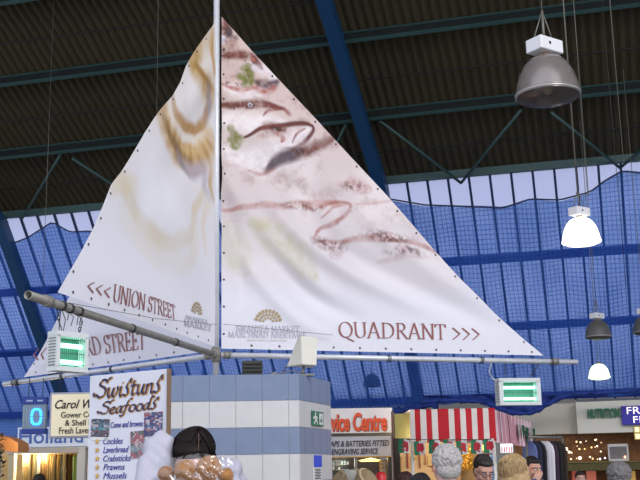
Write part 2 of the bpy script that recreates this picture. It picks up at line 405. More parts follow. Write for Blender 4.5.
# purlins
def purlin(t, z, h=.27, wd=.09):
    bm = bmesh.new(); L = S1 - S0; c = V((S0 + S1) / 2, t, z)
    d2 = (NX * -5 + ZZ * 2.55).normalized(); n2 = Vector((0, 0, 0)) + (NX * 2.55 + ZZ * 5).normalized()
    box(bm, c, (L, wd, .025), X=AX, Z=n2); box(bm, c - n2 * h, (L, wd, .025), X=AX, Z=n2)
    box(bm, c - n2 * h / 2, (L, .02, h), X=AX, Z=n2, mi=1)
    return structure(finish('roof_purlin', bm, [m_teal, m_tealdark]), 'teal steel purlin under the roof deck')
for k in range(1, 6):
    t = E_T - 2.10 * k; purlin(t, zroof(t) + .14)
bm = bmesh.new(); c = V((S0 + S1) / 2, E_T, E_Z)
box(bm, c + ZZ * .10, (S1 - S0, .12, .16), X=AX); box(bm, c + ZZ * .24 + NX * .10, (S1 - S0, .03, .30), X=AX, mi=1); box(bm, c + ZZ * .0 - NX * .05, (S1 - S0, .12, .035), X=AX)
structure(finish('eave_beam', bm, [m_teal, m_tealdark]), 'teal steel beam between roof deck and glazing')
for k in range(0, 4):
    t = E_T - 2.10 * (k + .5); bm = bmesh.new(); z = zroof(t) - .02
    tube(bm, [V(S0, t, z), V(S1, t, z)], .018, 6)
    structure(finish('sag_rod', bm, m_tealdark), 'thin rod running between roof purlins')
for x0, y0, x1, y1 in ((379, 120, 461, 183), (521, 110, 461, 183), (551, 112, 620, 168), (700, 100, 620, 168), (346, 124, 312, 195), (62, 152, 22, 219), (72, 158, 152, 211), (235, 130, 190, 204)):
    bm = bmesh.new(); tube(bm, [roof_pt(x0, y0, .12), roof_pt(x1, y1, .12)], .035, 6)
    structure(finish('roof_brace', bm, m_teal), 'teal diagonal brace of the roof')
def glaz_pt(px, py, off=0.0): return on_plane(px, py, V(0, E_T, E_Z) + G_N * off, G_N)
def rail(px, py, h):
    q = glaz_pt(px, py, .12); bm = bmesh.new(); c = V((S0 + S1) / 2, q.dot(NX), q.z)
    box(bm, c, (S1 - S0, .1, h), X=AX, Z=-G_DIR); return structure(finish('glazing_rail', bm, m_rail), 'blue horizontal rail across the glazing')
rail(545, 255, .22); rail(575, 323, .2); rail(480, 398, .2)

# nets
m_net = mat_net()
def net(name, top, bot, label, off=1.3, nu=70, nv=24, ph=0, bulge=1.0):
    def lerp_poly(P, x):
        xs = [p[0] for p in P]; return float(np.interp(x, xs, [p[1] for p in P]))
    x0 = max(top[0][0], bot[0][0]); x1 = min(top[-1][0], bot[-1][0])
    bm = bmesh.new(); uvl = bm.loops.layers.uv.new('UVMap'); rows = []; info = {}
    for j in range(nv + 1):
        row = []
        for i in range(nu + 1):
            x = x0 + (x1 - x0) * i / nu; v = j / nv
            yt, yb = lerp_poly(top, x), lerp_poly(bot, x); y = yt + (yb - yt) * v
            q = glaz_pt(x, y, off)
            q = q + G_N * bulge * (.10 * math.sin(i * .55 + ph + 1.2 * math.sin(v * 5)) * v + .25 * math.sin(math.pi * v) + .08 * math.sin(v * 9 + i * .2))
            vv = bm.verts.new(q); info[vv] = (q.dot(AX), (q - V(0, E_T, E_Z)).dot(G_DIR)); row.append(vv)
        rows.append(row)
    for a, b in zip(rows, rows[1:]):
        for i in range(nu):
            f = bm.faces.new((a[i], a[i + 1], b[i + 1], b[i])); f.smooth = True
            for l in f.loops: l[uvl].uv = info[l.vert]
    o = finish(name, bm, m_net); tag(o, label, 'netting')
    bm = bmesh.new(); tube(bm, [v for v in [glaz_pt(x0 + (x1 - x0) * i / 60, lerp_poly(top, x0 + (x1 - x0) * i / 60), off) for i in range(61)]], .02, 6)
    finish('head_rope', bm, m_mull, o)
    return o
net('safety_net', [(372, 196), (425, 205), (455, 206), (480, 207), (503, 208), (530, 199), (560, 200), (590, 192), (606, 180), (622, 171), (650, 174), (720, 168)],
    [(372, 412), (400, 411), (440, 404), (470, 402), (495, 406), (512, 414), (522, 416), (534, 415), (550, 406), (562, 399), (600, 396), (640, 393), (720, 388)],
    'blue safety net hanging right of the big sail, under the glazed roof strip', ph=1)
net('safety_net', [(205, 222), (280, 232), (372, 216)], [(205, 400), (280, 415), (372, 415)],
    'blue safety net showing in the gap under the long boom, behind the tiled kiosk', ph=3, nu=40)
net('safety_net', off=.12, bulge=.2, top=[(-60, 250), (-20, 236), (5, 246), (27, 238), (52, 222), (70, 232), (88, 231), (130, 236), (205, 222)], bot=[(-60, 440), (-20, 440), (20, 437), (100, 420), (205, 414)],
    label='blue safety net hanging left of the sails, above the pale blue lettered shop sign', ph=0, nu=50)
# the bunched hem of the net
def swag(px, label, r=.16):
    bm = bmesh.new(); pts = [glaz_pt(x, y, 1.55) for x, y in px]
    fine = []
    for i in range(len(pts) - 1):
        for k in range(6): fine.append(pts[i].lerp(pts[i + 1], k / 6))
    fine.append(pts[-1])
    tube(bm, fine, [r * (.75 + .3 * math.sin(i * .9) * math.sin(i * .37)) for i in range(len(fine))], 10)
    for v in bm.verts: v.co += G_N * random.uniform(-.02, .02) + ZZ * random.uniform(-.03, .03)
    return tag(finish('gathered_net', bm, mat('gathered_blue_net', (28, 62, 150), .8, c2=(14, 34, 96), scale=5), smooth=True), label, 'netting')
swag([(395, 412), (404, 410), (416, 407), (428, 405), (438, 405)], 'short gathered blue net bundle above the yellow panel', .12)

# ================================================================== sails on their frame
MY = 8.5
J = at(216, 355, MY); MX, ZB = J.x, J.z
MAST = Vector((MX, MY, 0))
KIOSK_TOP = at(235, 374.5, 7.9).z
def clew(px, py):
    d = ray(px, py); q = CAM + d * ((ZB - CAM.z) / d.z); return q
T1, T2, T3 = clew(28, 295), clew(577, 362), clew(4, 384)
rt = thing('mast', MAST + ZZ * KIOSK_TOP, 'tall bright steel mast standing on top of the tiled kiosk', 'mast')
bm = bmesh.new(); tube(bm, [MAST + ZZ * (KIOSK_TOP + .01), MAST + ZZ * 4.2, MAST + ZZ * 6.6], .0255, 16); finish('pole', bm, m_steel, rt)
bm = bmesh.new(); box(bm, MAST + ZZ * (KIOSK_TOP + .008), (.18, .18, .016)); bevel(bm, .003, 1); finish('base_plate', bm, m_steelw, rt)
bm = bmesh.new(); tube(bm, [MAST + ZZ * (ZB - .06), MAST + ZZ * (ZB + .06)], .036, 14); finish('clamp', bm, m_steelw, rt)
def boom(tip, label, m, r=.0245):
    d = (Vector((tip.x, tip.y, 0)) - MAST).normalized(); a = MAST + ZZ * ZB + d * .037; b = Vector((tip.x, tip.y, ZB))
    o = thing('boom', a, label, 'boom')
    bm = bmesh.new(); n = 16
    tube(bm, [a, a.lerp(b, .5), b], r, n, cap=False); x, y = frame_of(d)
    tube(bm, [b, a.lerp(b, .5), a], r * .86, n, cap=False)
    for c_ in (a, b):
        for k in range(n):
            t0, t1 = 2 * math.pi * k / n, 2 * math.pi * (k + 1) / n
            bm.faces.new([bm.verts.new(c_ + (x * math.cos(t) + y * math.sin(t)) * q) for t, q in ((t0, r), (t1, r), (t1, r * .86), (t0, r * .86))])
    bmesh.ops.remove_doubles(bm, verts=bm.verts[:], dist=.0004)
    finish('pole', bm, m, o)
    L = (b - a).length
    for f in (.015, .93):
        bm = bmesh.new(); c = a + d * (L * f); tube(bm, [c - d * .03, c + d * .03], r + .008, 12); finish('clamp', bm, m_steelw, o)
    return o, d
B1, d1 = boom(T1, 'weathered grey boom pole reaching towards the viewer, its open end at the left', m_steelw)
B2, d2_ = boom(T2, 'pale steel boom pole under the sail lettered for the right-hand exit', m_steel, .023)
B3, d3 = boom(T3, 'pale boom pole running away to the left under the rear sail', m_steel, .023)

def vnoise(x, y, sc, seed=0):
    x, y = np.asarray(x) * sc + seed * 17.3, np.asarray(y) * sc + seed * 9.1
    xi, yi = np.floor(x).astype(int), np.floor(y).astype(int); fx, fy = x - xi, y - yi
    fx, fy = fx * fx * (3 - 2 * fx), fy * fy * (3 - 2 * fy)
    def h(a, b):
        n = np.sin(a * 127.1 + b * 311.7 + seed * 74.7) * 43758.5453; return n - np.floor(n)
    return (h(xi, yi) * (1 - fx) + h(xi + 1, yi) * fx) * (1 - fy) + (h(xi, yi + 1) * (1 - fx) + h(xi + 1, yi + 1) * fx) * fy
def seg_dist(x, y, P):
    best = np.full(np.shape(x), 1e9); side = np.zeros(np.shape(x)); par = np.zeros(np.shape(x)); n = len(P) - 1
    for i, ((ax, ay), (bx, by)) in enumerate(zip(P, P[1:])):
        dx, dy = bx - ax, by - ay; t = np.clip(((x - ax) * dx + (y - ay) * dy) / (dx * dx + dy * dy + 1e-9), 0, 1)
        d = np.hypot(x - ax - t * dx, y - ay - t * dy); k = d < best
        best = np.where(k, d, best); par = np.where(k, (i + t) / n, par)
        side = np.where(k, np.sign((x - ax) * dy - (y - ay) * dx), side)
    return best, par, side
def smooth_poly(P, n=8):
    out = []; P = [P[0]] + list(P) + [P[-1]]
    for i in range(1, len(P) - 2):
        for k in range(n):
            t = k / n; p = [np.array(q, float) for q in P[i - 1:i + 3]]
            out.append(tuple(.5 * (2 * p[1] + (p[2] - p[0]) * t + (2 * p[0] - 5 * p[1] + 4 * p[2] - p[3]) * t * t + (3 * p[1] - p[0] - 3 * p[2] + p[3]) * t ** 3)))
    out.append(tuple(P[-2])); return out

class Sail:
    def __init__(self, d, leech_px, foot_py, label, group_px_scale=.0081, luff=.045):
        self.pl = Plane(MAST, d)
        if self.pl.D.dot(d) < 0: self.pl.D = -self.pl.D
        self.D = Vector((d.x, d.y, 0)).normalized(); self.pl.D = self.D
        L = [self.pl.sz(*p) for p in leech_px]; L.sort(key=lambda q: q[1])
        self.z = [q[1] for q in L]; self.a = [q[0] for q in L]; self.z0, self.z1 = foot_py if isinstance(foot_py, tuple) else (self.z[0], self.z[-1])
        self.luff = luff; self.folds = []; self.label = label
    def px(self, pts): return [self.pl.sz(*p) for p in pts]
    def edge(self, z): return np.interp(z, self.z, self.a)
    def disp(self, a, z):
        a, z = np.asarray(a, float), np.asarray(z, float); w_ = np.zeros(np.broadcast(a, z).shape)
        for P, amp, wd in self.folds:
            d, t, _ = seg_dist(a, z, P); w_ = w_ + amp * np.exp(-(d / wd) ** 2) * np.sin(np.pi * np.clip(t * .86 + .12, 0, 1))
        w_ = w_ + .006 * (vnoise(a, z, 2.2, 3) - .5)
        return w_
    def p(self, a, z, off=0.0):
        return self.pl.p(float(a), float(z), float(self.disp(a, z)) + off)
    def build(self, nr, nc, colour, m):
        zs = np.linspace(self.z0, self.z1, nr + 1); A = np.zeros((nr + 1, nc + 1)); Zg = np.zeros_like(A)
        for i, z in enumerate(zs):
            e = max(self.edge(z), self.luff + .004); A[i] = np.linspace(self.luff, e, nc + 1); Zg[i] = z
        Dp = self.disp(A, Zg); P = self.pl.P; D, Nn = self.D, self.pl.N
        X = P.x + D.x * A + Nn.x * Dp; Yv = P.y + D.y * A + Nn.y * Dp
        co = np.stack([X, Yv, Zg], -1).reshape(-1, 3)
        idx = np.arange((nr + 1) * (nc + 1)).reshape(nr + 1, nc + 1)
        fc = np.stack([idx[:-1, :-1], idx[:-1, 1:], idx[1:, 1:], idx[1:, :-1]], -1).reshape(-1, 4)
        me = bpy.data.meshes.new('sail'); me.from_pydata(co.tolist(), [], fc.tolist())
        col = me.color_attributes.new('print', 'FLOAT_COLOR', 'POINT'); rgb = colour(A, Zg)
        rgba = np.concatenate([rgb, np.ones(rgb.shape[:2] + (1,))], -1).reshape(-1).astype(np.float32)
        col.data.foreach_set('color', rgba)
        for p in me.polygons: p.use_smooth = True
        o = link('sail', me, m); tag(o, self.label, 'sail'); self.o = o; return o
    def eyelets(self, pts):
        proto = None
        for a, z in pts:
            q = self.p(a, z, .003)
            if proto is None:
                bm = bmesh.new(); lathe(bm, [(.003, .002), (.005, .004), (.008, .003), (.009, 0)], (0, 0, 0), 10, axis=self.pl.N.copy())
                proto = finish('eyelet', bm, mat('dark_brass_eyelet', (46, 44, 50), .4, .6), self.o); c = proto
            else:
                c = proto.copy(); COL.objects.link(c)
            c.location = q
    def write(self, name, text, p0, p1, hpx, m, nib=(.046, .011), flip=False, track=.02, off=.006):
        """roman capitals from pixel p0 to p1 (baseline), cap height reaching pixel hpx at p0"""
        q, wd = pen(text, ROMAN, nib, track=track); (a0, z0), (a1, z1) = self.pl.sz(*p0), self.pl.sz(*p1); h = self.pl.sz(*hpx)[1] - z0
        return pen_mesh(name, q, lambda u, v: self.p(a0 + (a1 - a0) * u / wd, z0 + (z1 - z0) * u / wd + v * h, off), m, self.o)
def C(*c): return np.array(lin(c))
def blend(rgb, col, k): return rgb * (1 - k[..., None]) + C(*col) * k[..., None]

def fan_logo(S, pc, r_px, m):                   # the fan of small wedges over the market's name
    a0, z0 = S.pl.sz(*pc); r = abs(S.pl.sz(pc[0] + r_px, pc[1])[0] - a0); bm = bmesh.new()
    for ring, (ri, ro, n) in enumerate(((.30, .44, 5), (.52, .70, 8), (.78, 1.0, 10))):
        for k in range(n):
            t0 = math.radians(8 + 164 * (k + .12) / n); t1 = math.radians(8 + 164 * (k + .88) / n)
            bm.faces.new([bm.verts.new(S.p(a0 + r * q * math.cos(t), z0 + .95 * r * q * math.sin(t), .006)) for t, q in ((t0, ri), (t0, ro), ((t0 + t1) / 2, ro * 1.05), (t1, ro), (t1, ri))])
    me = bpy.data.meshes.new('fan_emblem'); bm.to_mesh(me); bm.free(); return link('fan_emblem', me, m, S.o)

m_maroon = mat('maroon_print', (146, 90, 86), .7)
m_gold = mat('ochre_print', (172, 152, 112), .7)
m_greyp = mat('grey_print', (176, 177, 190), .7)

# ---- right sail
s2 = Sail(d2_, [(545, 357), (520, 336), (490, 309), (460, 279), (430, 245), (405, 216), (383, 191), (350, 156), (318, 121), (285, 86), (252, 51), (222, 17)], None, 'large right-hand sail printed with fish, lettered with three arrows pointing right')
s2.z0 = s2.pl.sz(380, 352)[1]; s2.z1 = s2.pl.sz(222, 17)[1]
for P, amp, wd in (([(222, 185), (232, 225), (240, 265), (244, 310)], -.030, .07), ([(222, 172), (248, 215), (290, 265), (340, 305)], .040, .09),
                   ([(240, 205), (275, 255), (315, 296), (370, 325)], -.040, .085), ([(262, 195), (300, 238), (352, 275), (430, 312)], .038, .09), ([(300, 205), (350, 252), (410, 285), (500, 330)], -.030, .10),
                   ([(222, 225), (250, 270), (290, 315), (330, 338)], .022, .07), ([(345, 190), (380, 235), (430, 270), (500, 315)], .028, .10),
                   ([(222, 120), (270, 140), (330, 160)], .020, .12), ([(222, 70), (262, 80)], -.012, .1), ([(235, 150), (300, 190), (370, 205)], -.018, .11)):
    s2.folds.append((smooth_poly(s2.px(P), 5), amp * 1.5, wd * .9))
def col2(A, Z):
    zt, zb = s2.pl.sz(235, 40)[1], s2.pl.sz(300, 300)[1]
    v = np.clip((Z - zb) / (zt - zb), 0, 1)
    rgb = np.ones(A.shape + (3,)) * C(226, 225, 232)
    rgb = blend(rgb, (206, 182, 172), np.clip(v * 1.15, 0, 1) ** .7 * .95)
    wx, wz = A + .05 * (vnoise(A, Z, 6, 1) - .5), Z + .05 * (vnoise(A, Z, 6, 2) - .5)
    rgb = blend(rgb, (236, 226, 224), np.clip((vnoise(A, Z, 3.2, 5) - .45) * 2.4, 0, 1) * .8 * np.clip(v * 3, 0, 1))
    rgb = blend(rgb, (150, 104, 90), np.clip((vnoise(A, Z, 8, 6) + .6 * vnoise(A, Z, 21, 8) + .4 * vnoise(A, Z, 48, 9) - 1.0) * 1.5, 0, 1) * .6 * np.clip((v - .12) * 2.2, 0, 1))
    def st(px, wd, col, k, taper=True, rough=.8, fade=None):
        nonlocal rgb
        d, t, _ = seg_dist(wx, wz, smooth_poly(s2.px(px), 6)); wv = wd * .0125 * (np.sin(np.pi * np.clip(.08 + .86 * t, 0, 1)) ** .6 if taper else 1)
        a = np.clip(1.5 - d / wv * 1.3, 0, 1) * (1 - rough * (.6 * vnoise(A, Z, 20, 11) + .4 * vnoise(A, Z, 52, 13))) * k * 1.35
        rgb = blend(rgb, col, np.clip(a, 0, 1))
    def ell(px, rx, ry, col, k, soft=.35, ring=None, rough=0.0):
        nonlocal rgb
        (a0, z0) = s2.pl.sz(*px); d = np.hypot((wx - a0) / (rx * .0081), (wz - z0) / (ry * .0081))
        a = np.clip((1 - d) / soft, 0, 1) if ring is None else np.clip(1 - np.abs(d - 1) / ring, 0, 1)
        rgb = blend(rgb, col, a * k * (1 - rough * (vnoise(A, Z, 26, 12) > .55)))
    # pale bellies
    st([(222, 118), (250, 124), (285, 122)], 9, (240, 232, 232), .8); st([(228, 152), (262, 160), (290, 152), (308, 132)], 14, (240, 233, 234), .85)
    st([(226, 88), (250, 93), (268, 90)], 7, (238, 228, 228), .8); st([(250, 60), (266, 68), (276, 80)], 6, (232, 222, 226), .8)
    # top head
    ell((225, 32), 9, 12, (150, 96, 88), .7, .8, rough=.5); ell((229, 33), 6, 10, (52, 42, 50), .95, .5); ell((226, 24), 3, 7, (120, 70, 62), .9, .5); ell((236, 38), 6, 4, (88, 66, 74), .7, .6, rough=.5); ell((223, 40), 4, 6, (206, 206, 220), .9, .5)
    ell((232, 45), 7, 7, (120, 66, 64), .5, .9, rough=.6)
    # first fish back and markings
    st([(222, 53), (235, 53), (248, 54), (258, 60)], 4.0, (120, 60, 50), 1); st([(250, 53), (256, 60), (262, 66)], 3.6, (110, 54, 52), .8)
    ell((252, 57), 5, 3.4, (190, 110, 100), .8, .5); ell((254, 66), 8, 5, (214, 204, 214), .8, .6)
    st([(256, 80), (268, 84), (279, 80)], 5, (92, 74, 84), .9); st([(252, 86), (266, 92), (276, 84)], 3, (168, 84, 74), .9); st([(222, 84), (240, 90), (262, 86)], 2.2, (176, 104, 96), .8)
    # second fish
    st([(220, 105), (240, 105), (262, 104), (284, 107)], 3.8, (112, 56, 46), 1); st([(258, 103), (275, 104), (288, 110)], 1.6, (120, 60, 56), .9); st([(284, 107), (292, 115)], 2, (150, 84, 78), .8)
    ell((250, 106), 5.5, 4.5, (104, 70, 70), .9, .4); ell((250, 105.5), 3.6, 3.2, (214, 214, 224), .95, .4); ell((250, 105.5), 1.8, 1.8, (70, 64, 76), .95, .5)
    st([(264, 116), (270, 110), (280, 108)], 1.3, (150, 90, 84), .8)
    # third fish: back, eye, long jaw
    st([(243, 136), (258, 131), (276, 126), (292, 123.5), (306, 123), (313, 126)], 2.6, (98, 46, 40), 1.0, rough=.2)
    st([(262, 131), (272, 129), (284, 127)], 7, (128, 66, 56), .8); ell((276, 129), 9, 4.2, (56, 36, 38), 1, .6); ell((274, 130), 2.6, 2.2, (150, 130, 130), .8, .6)
    st([(313, 125), (313, 131), (303, 143), (290, 151), (282, 157)], 1.8, (104, 56, 56), .98, rough=.2); st([(290, 144), (297, 134), (306, 128)], 1.2, (140, 84, 80), .9)
    st([(304, 136), (296, 148), (284, 158)], 5, (206, 188, 194), .6); st([(274, 134), (281, 138), (279, 144)], 2.6, (160, 88, 82), .8)
    # dark striped back
    st([(266, 169), (284, 160), (303, 152), (322, 145), (337, 139)], 6.0, (124, 88, 82), .85, rough=.5); st([(268, 167), (284, 159), (300, 151)], 6.0, (86, 76, 86), .85, rough=.4); st([(300, 154), (318, 148), (338, 140)], 2.2, (122, 62, 54), .8)
    st([(250, 172), (262, 172), (276, 169)], 2, (170, 110, 104), .7)
    # softer fourth and fifth fish
    st([(222, 208), (245, 209), (270, 206), (300, 203), (325, 202), (345, 203)], 3.0, (184, 128, 118), .75); ell((309, 206), 8, 4, (178, 126, 116), .7, .7); ell((309, 205.5), 3, 2.4, (150, 90, 84), .7, .6)
    st([(320, 205), (345, 203), (351, 208), (343, 217), (325, 228), (314, 240)], 1.8, (168, 110, 104), .9, taper=False); st([(322, 216), (333, 208), (345, 206)], 1.4, (176, 120, 114), .8)
    st([(310, 240), (325, 246), (336, 252), (330, 258)], 6, (186, 164, 166), .7); st([(345, 185), (356, 184), (370, 186)], 7, (196, 150, 146), .6); st([(355, 205), (378, 200), (405, 198)], 1.6, (200, 156, 150), .7)
    st([(320, 243), (350, 240), (385, 240), (418, 243), (440, 252)], 2.6, (176, 124, 118), .75); ell((385, 236), 17, 6, (180, 134, 128), .6, .8, rough=.4); ell((402, 250), 14, 7, (184, 150, 148), .6, .8, rough=.3)
    st([(378, 262), (400, 258), (430, 256)], 3, (196, 172, 172), .5)
    for px, rx, ry, k_ in (((228, 52), 12, 5, .6), ((250, 57), 12, 5, .6), ((240, 107), 14, 4, .6), ((275, 128), 13, 5, .6), ((226, 30), 6, 14, .6), ((262, 82), 12, 5, .5), ((300, 153), 20, 4, .5), ((232, 84), 10, 3, .5), ((355, 186), 14, 6, .45), ((388, 238), 26, 6, .5), ((330, 245), 18, 7, .45), ((405, 252), 20, 6, .45), ((300, 205), 22, 4, .45)):
        (a0, z0) = s2.pl.sz(*px); d = np.hypot((wx - a0) / (rx * .0081), (wz - z0) / (ry * .0081)); nn = .5 * vnoise(A, Z, 26, 21) + .5 * vnoise(A, Z, 60, 22)
        rgb = blend(rgb, (104, 52, 40), np.clip((1.5 - d) * 1.2, 0, 1) * np.clip((nn - .40) * 5, 0, 1) * k_ * 1.25); rgb = blend(rgb, (52, 34, 36), np.clip((1.1 - d) * 1.2, 0, 1) * np.clip((nn - .58) * 7, 0, 1) * k_)
    # herbs
    for cx, cy, rr in ((245, 68, 5), (249, 73, 6), (243, 78, 5), (248, 83, 5), (251, 79, 4), (244, 86, 3), (247, 64, 4)): ell((cx, cy), rr * 1.35, rr * 1.35, (112, 116, 40), .9, .5, rough=.35)
    for cx, cy, rr in ((248, 76, 3), (246, 70, 2), (246, 82, 3)): ell((cx, cy), rr, rr, (88, 94, 40), .7, .6)
    for cx, cy, rr in ((231, 127, 4), (234, 132, 3.5), (237, 138, 6), (236, 145, 5), (231, 139, 3)): ell((cx, cy), rr * 1.3, rr * 1.3, (122, 128, 52), .9, .5, rough=.35)
    st([(230, 228), (234, 250), (245, 272)], 13, (200, 196, 168), .55); st([(254, 224), (272, 236), (290, 250), (312, 276)], 13, (196, 192, 158), .6); ell((262, 226), 13, 7, (190, 184, 140), .55, .8)
    return np.clip(rgb, 0, 1)
s2.build(330, 230, col2, mat_vcol('printed_fish_cloth'))
ey = [(s2.luff + .02, z) for z in np.arange(s2.z0 + .12, s2.z1 - .3, .225)]
ey += [(a, s2.z0 + .03) for a in np.arange(.3, s2.edge(s2.z0) - .1, .24)]
ey += [(s2.edge(z) - .035, z) for z in np.arange(s2.z0 + .12, s2.z1 - .4, .19)]
s2.eyelets(ey)
s2.write('lettering', 'QUADRANT >>>', (338, 337.5), (481, 340.5), (338, 321.5), m_maroon)
s2.write('small_lettering', 'SWANSEA MARKET', (236, 331.5), (299, 332.5), (236, 325), m_greyp, nib=(.05, .012))
s2.write('small_lettering', 'MARCHNAD ABERTAWE', (228, 337.5), (306, 338.5), (228, 331.5), m_greyp, nib=(.05, .012))
s2.write('small_lettering', 'MARCHNAD ABERTAWE', (247, 341), (287, 341.5), (247, 339.5), m_gold, nib=(.03, .012))
fan_logo(s2, (268, 323), 13.5, m_gold)

# ---- near left sail
s1 = Sail(d1, [(52, 299), (57, 293), (75, 262), (93, 229), (113, 184), (122, 172), (130, 158), (144, 132), (160, 110), (172, 96), (180, 82), (186, 66), (194, 52), (205, 36), (213, 25), (216, 15)], None, 'near left-hand sail with ochre shells and three arrows pointing left', luff=.03)
s1.z0 = s1.pl.sz(150, 324)[1]; s1.z1 = s1.pl.sz(216, 15)[1]
for P, amp, wd in (([(90, 270), (130, 290), (180, 318)], .02, .15), ([(120, 200), (160, 260), (200, 320)], -.03, .2), ([(150, 150), (180, 230), (208, 300)], .035, .2), ([(214, 110), (190, 150), (140, 200)], -.03, .18), ([(214, 60), (195, 90), (170, 120)], .025, .13)):
    s1.folds.append((smooth_poly(s1.px(P), 5), amp * 1.2, wd))
def col1(A, Z):
    rgb = np.ones(A.shape + (3,)) * C(228, 227, 234); wx, wz = A + .06 * (vnoise(A, Z, 5, 1) - .5), Z + .05 * (vnoise(A, Z, 6, 2) - .5)
    zt, zb = s1.pl.sz(200, 60)[1], s1.pl.sz(150, 260)[1]; v = np.clip((Z - zb) / (zt - zb), 0, 1)
    rgb = blend(rgb, (226, 214, 196), v ** .8 * .55)
    def st(px, wd, col, k, rough=.35, stripes=0):
        nonlocal rgb
        d, t, sd = seg_dist(wx, wz, smooth_poly(s1.px(px), 6)); a = np.clip(1.5 - d / (wd * .0125), 0, 1) * min(1, k * 1.1) * (1 - rough * vnoise(A * 2.2, Z * .8, 14, 11)) * np.sin(np.pi * np.clip(.1 + .8 * t, 0, 1)) ** .5
        if stripes: a = a * (.62 + .38 * np.sin(t * stripes + 6 * vnoise(A, Z, 5, 4)))
        rgb = blend(rgb, col, np.clip(a, 0, 1))
    st([(205, 36), (195, 56), (196, 74), (206, 88), (213, 95)], 9, (200, 164, 98), 1, .15); st([(212, 30), (210, 50), (213, 74)], 4, (206, 174, 116), .9)
    st([(163, 112), (170, 132), (182, 147), (194, 155), (206, 148), (211, 138)], 10, (204, 166, 98), 1, .15)
    st([(206, 44), (204, 62), (209, 76)], 6, (226, 218, 208), .8)
    st([(199, 44), (194, 60), (197, 75), (206, 86), (213, 94)], 7, (176, 138, 72), 1, stripes=30); st([(212, 34), (211, 52), (213, 70)], 3, (186, 146, 88), .95); st([(196, 62), (202, 78), (212, 90)], 3, (150, 112, 58), .9)
    st([(208, 92), (211, 105), (208, 116)], 5, (150, 142, 152), .9, .2); st([(196, 86), (190, 104), (200, 120)], 8, (236, 232, 232), .8)
    st([(172, 100), (175, 115), (186, 127), (198, 131), (206, 122), (209, 110)], 4.2, (178, 132, 62), 1, .2)
    st([(167, 108), (172, 124), (184, 137), (198, 141), (208, 134)], 3, (240, 234, 226), .85)
    st([(162, 110), (167, 130), (179, 146), (190, 158), (200, 160), (208, 150), (212, 138)], 7.5, (172, 130, 66), 1, stripes=44); st([(163, 116), (170, 136), (184, 152), (195, 162)], 2.6, (128, 94, 50), .95)
    st([(184, 146), (192, 150), (202, 146), (209, 134)], 4, (216, 186, 134), .8, stripes=40)
    st([(181, 154), (185, 163), (191, 172)], 3.5, (140, 130, 138), .9, .2); st([(190, 166), (196, 171), (204, 166)], 5, (178, 166, 176), .9, .2); st([(211, 168), (209, 182), (212, 196)], 3.5, (190, 156, 98), .85); st([(206, 172), (204, 186), (208, 196)], 4, (176, 168, 178), .7)
    st([(204, 196), (198, 206), (193, 214)], 4, (216, 196, 156), .7)
    st([(121, 176), (130, 196), (140, 214), (155, 232), (172, 242), (186, 236), (196, 216)], 5, (208, 190, 148), .65); st([(113, 186), (122, 180), (134, 184)], 6, (222, 208, 176), .7); st([(145, 180), (150, 195), (148, 215)], 9, (238, 237, 242), .8)
    st([(150, 168), (168, 200), (176, 226)], 16, (234, 233, 238), .7); st([(128, 215), (150, 244), (180, 262)], 8, (226, 220, 206), .6); st([(196, 230), (192, 250), (186, 262)], 7, (224, 214, 196), .6); st([(208, 205), (204, 225), (206, 250)], 4, (222, 206, 176), .6)
    return np.clip(rgb, 0, 1)
s1.build(330, 200, col1, mat_vcol('printed_shell_cloth'))
ey = [(a, s1.z0 + .03) for a in np.arange(.2, s1.edge(s1.z0) - .1, .24)] + [(s1.edge(z) - .035, z) for z in np.arange(s1.z0 + .15, s1.z1 - .3, .2)]
s1.eyelets(ey)
s1.write('lettering', '<<<', (85, 291), (108, 298.5), (85, 277), m_maroon, nib=(.05, .016))
s1.write('lettering', 'UNION STREET', (110, 301.5), (175, 320), (110, 284), m_maroon, nib=(.052, .012))
s1.write('small_lettering', 'SWANSEA', (186, 319), (207, 324), (186, 314.5), m_greyp, nib=(.06, .012)); s1.write('small_lettering', 'MARKET', (184, 326), (211, 331.5), (184, 319), m_greyp, nib=(.06, .012))
fan_logo(s1, (197, 315), 4.5, m_gold)

# ---- rear left sail
s3 = Sail(d3, [(23, 380), (30, 368), (42, 345), (57, 318), (93, 254), (150, 150), (216, 24)], None, 'rear white sail behind the near boom, lettered with a street name', luff=.03)
s3.z0 = s3.pl.sz(100, 366.5)[1]; s3.z1 = s3.pl.sz(216, 24)[1]
for P, amp, wd in (([(25, 378), (80, 340), (150, 320)], .03, .1), ([(40, 372), (90, 355), (150, 345)], -.02, .08), ([(30, 370), (60, 330), (110, 280)], -.03, .12)):
    s3.folds.append((smooth_poly(s3.px(P), 5), amp, wd))
def col3(A, Z):
    rgb = np.ones(A.shape + (3,)) * C(224, 222, 230); return blend(rgb, (214, 200, 186), np.clip((vnoise(A, Z, 2, 3) - .4), 0, 1) * .5 * (Z > s3.z0 + .9))
s3.build(150, 110, col3, mat_vcol('plain_white_cloth'))
s3.eyelets([(a, s3.z0 + .03) for a in np.arange(.3, s3.edge(s3.z0) - .1, .24)] + [(s3.edge(z) - .035, z) for z in np.arange(s3.z0 + .12, s3.z0 + 1.0, .2)])
s3.write('lettering', '<<<', (32, 361), (52, 358.5), (32, 346), m_maroon, nib=(.05, .016))
s3.write('lettering', 'OXFORD STREET', (56, 359), (146, 349), (56, 342), m_maroon, nib=(.046, .012))
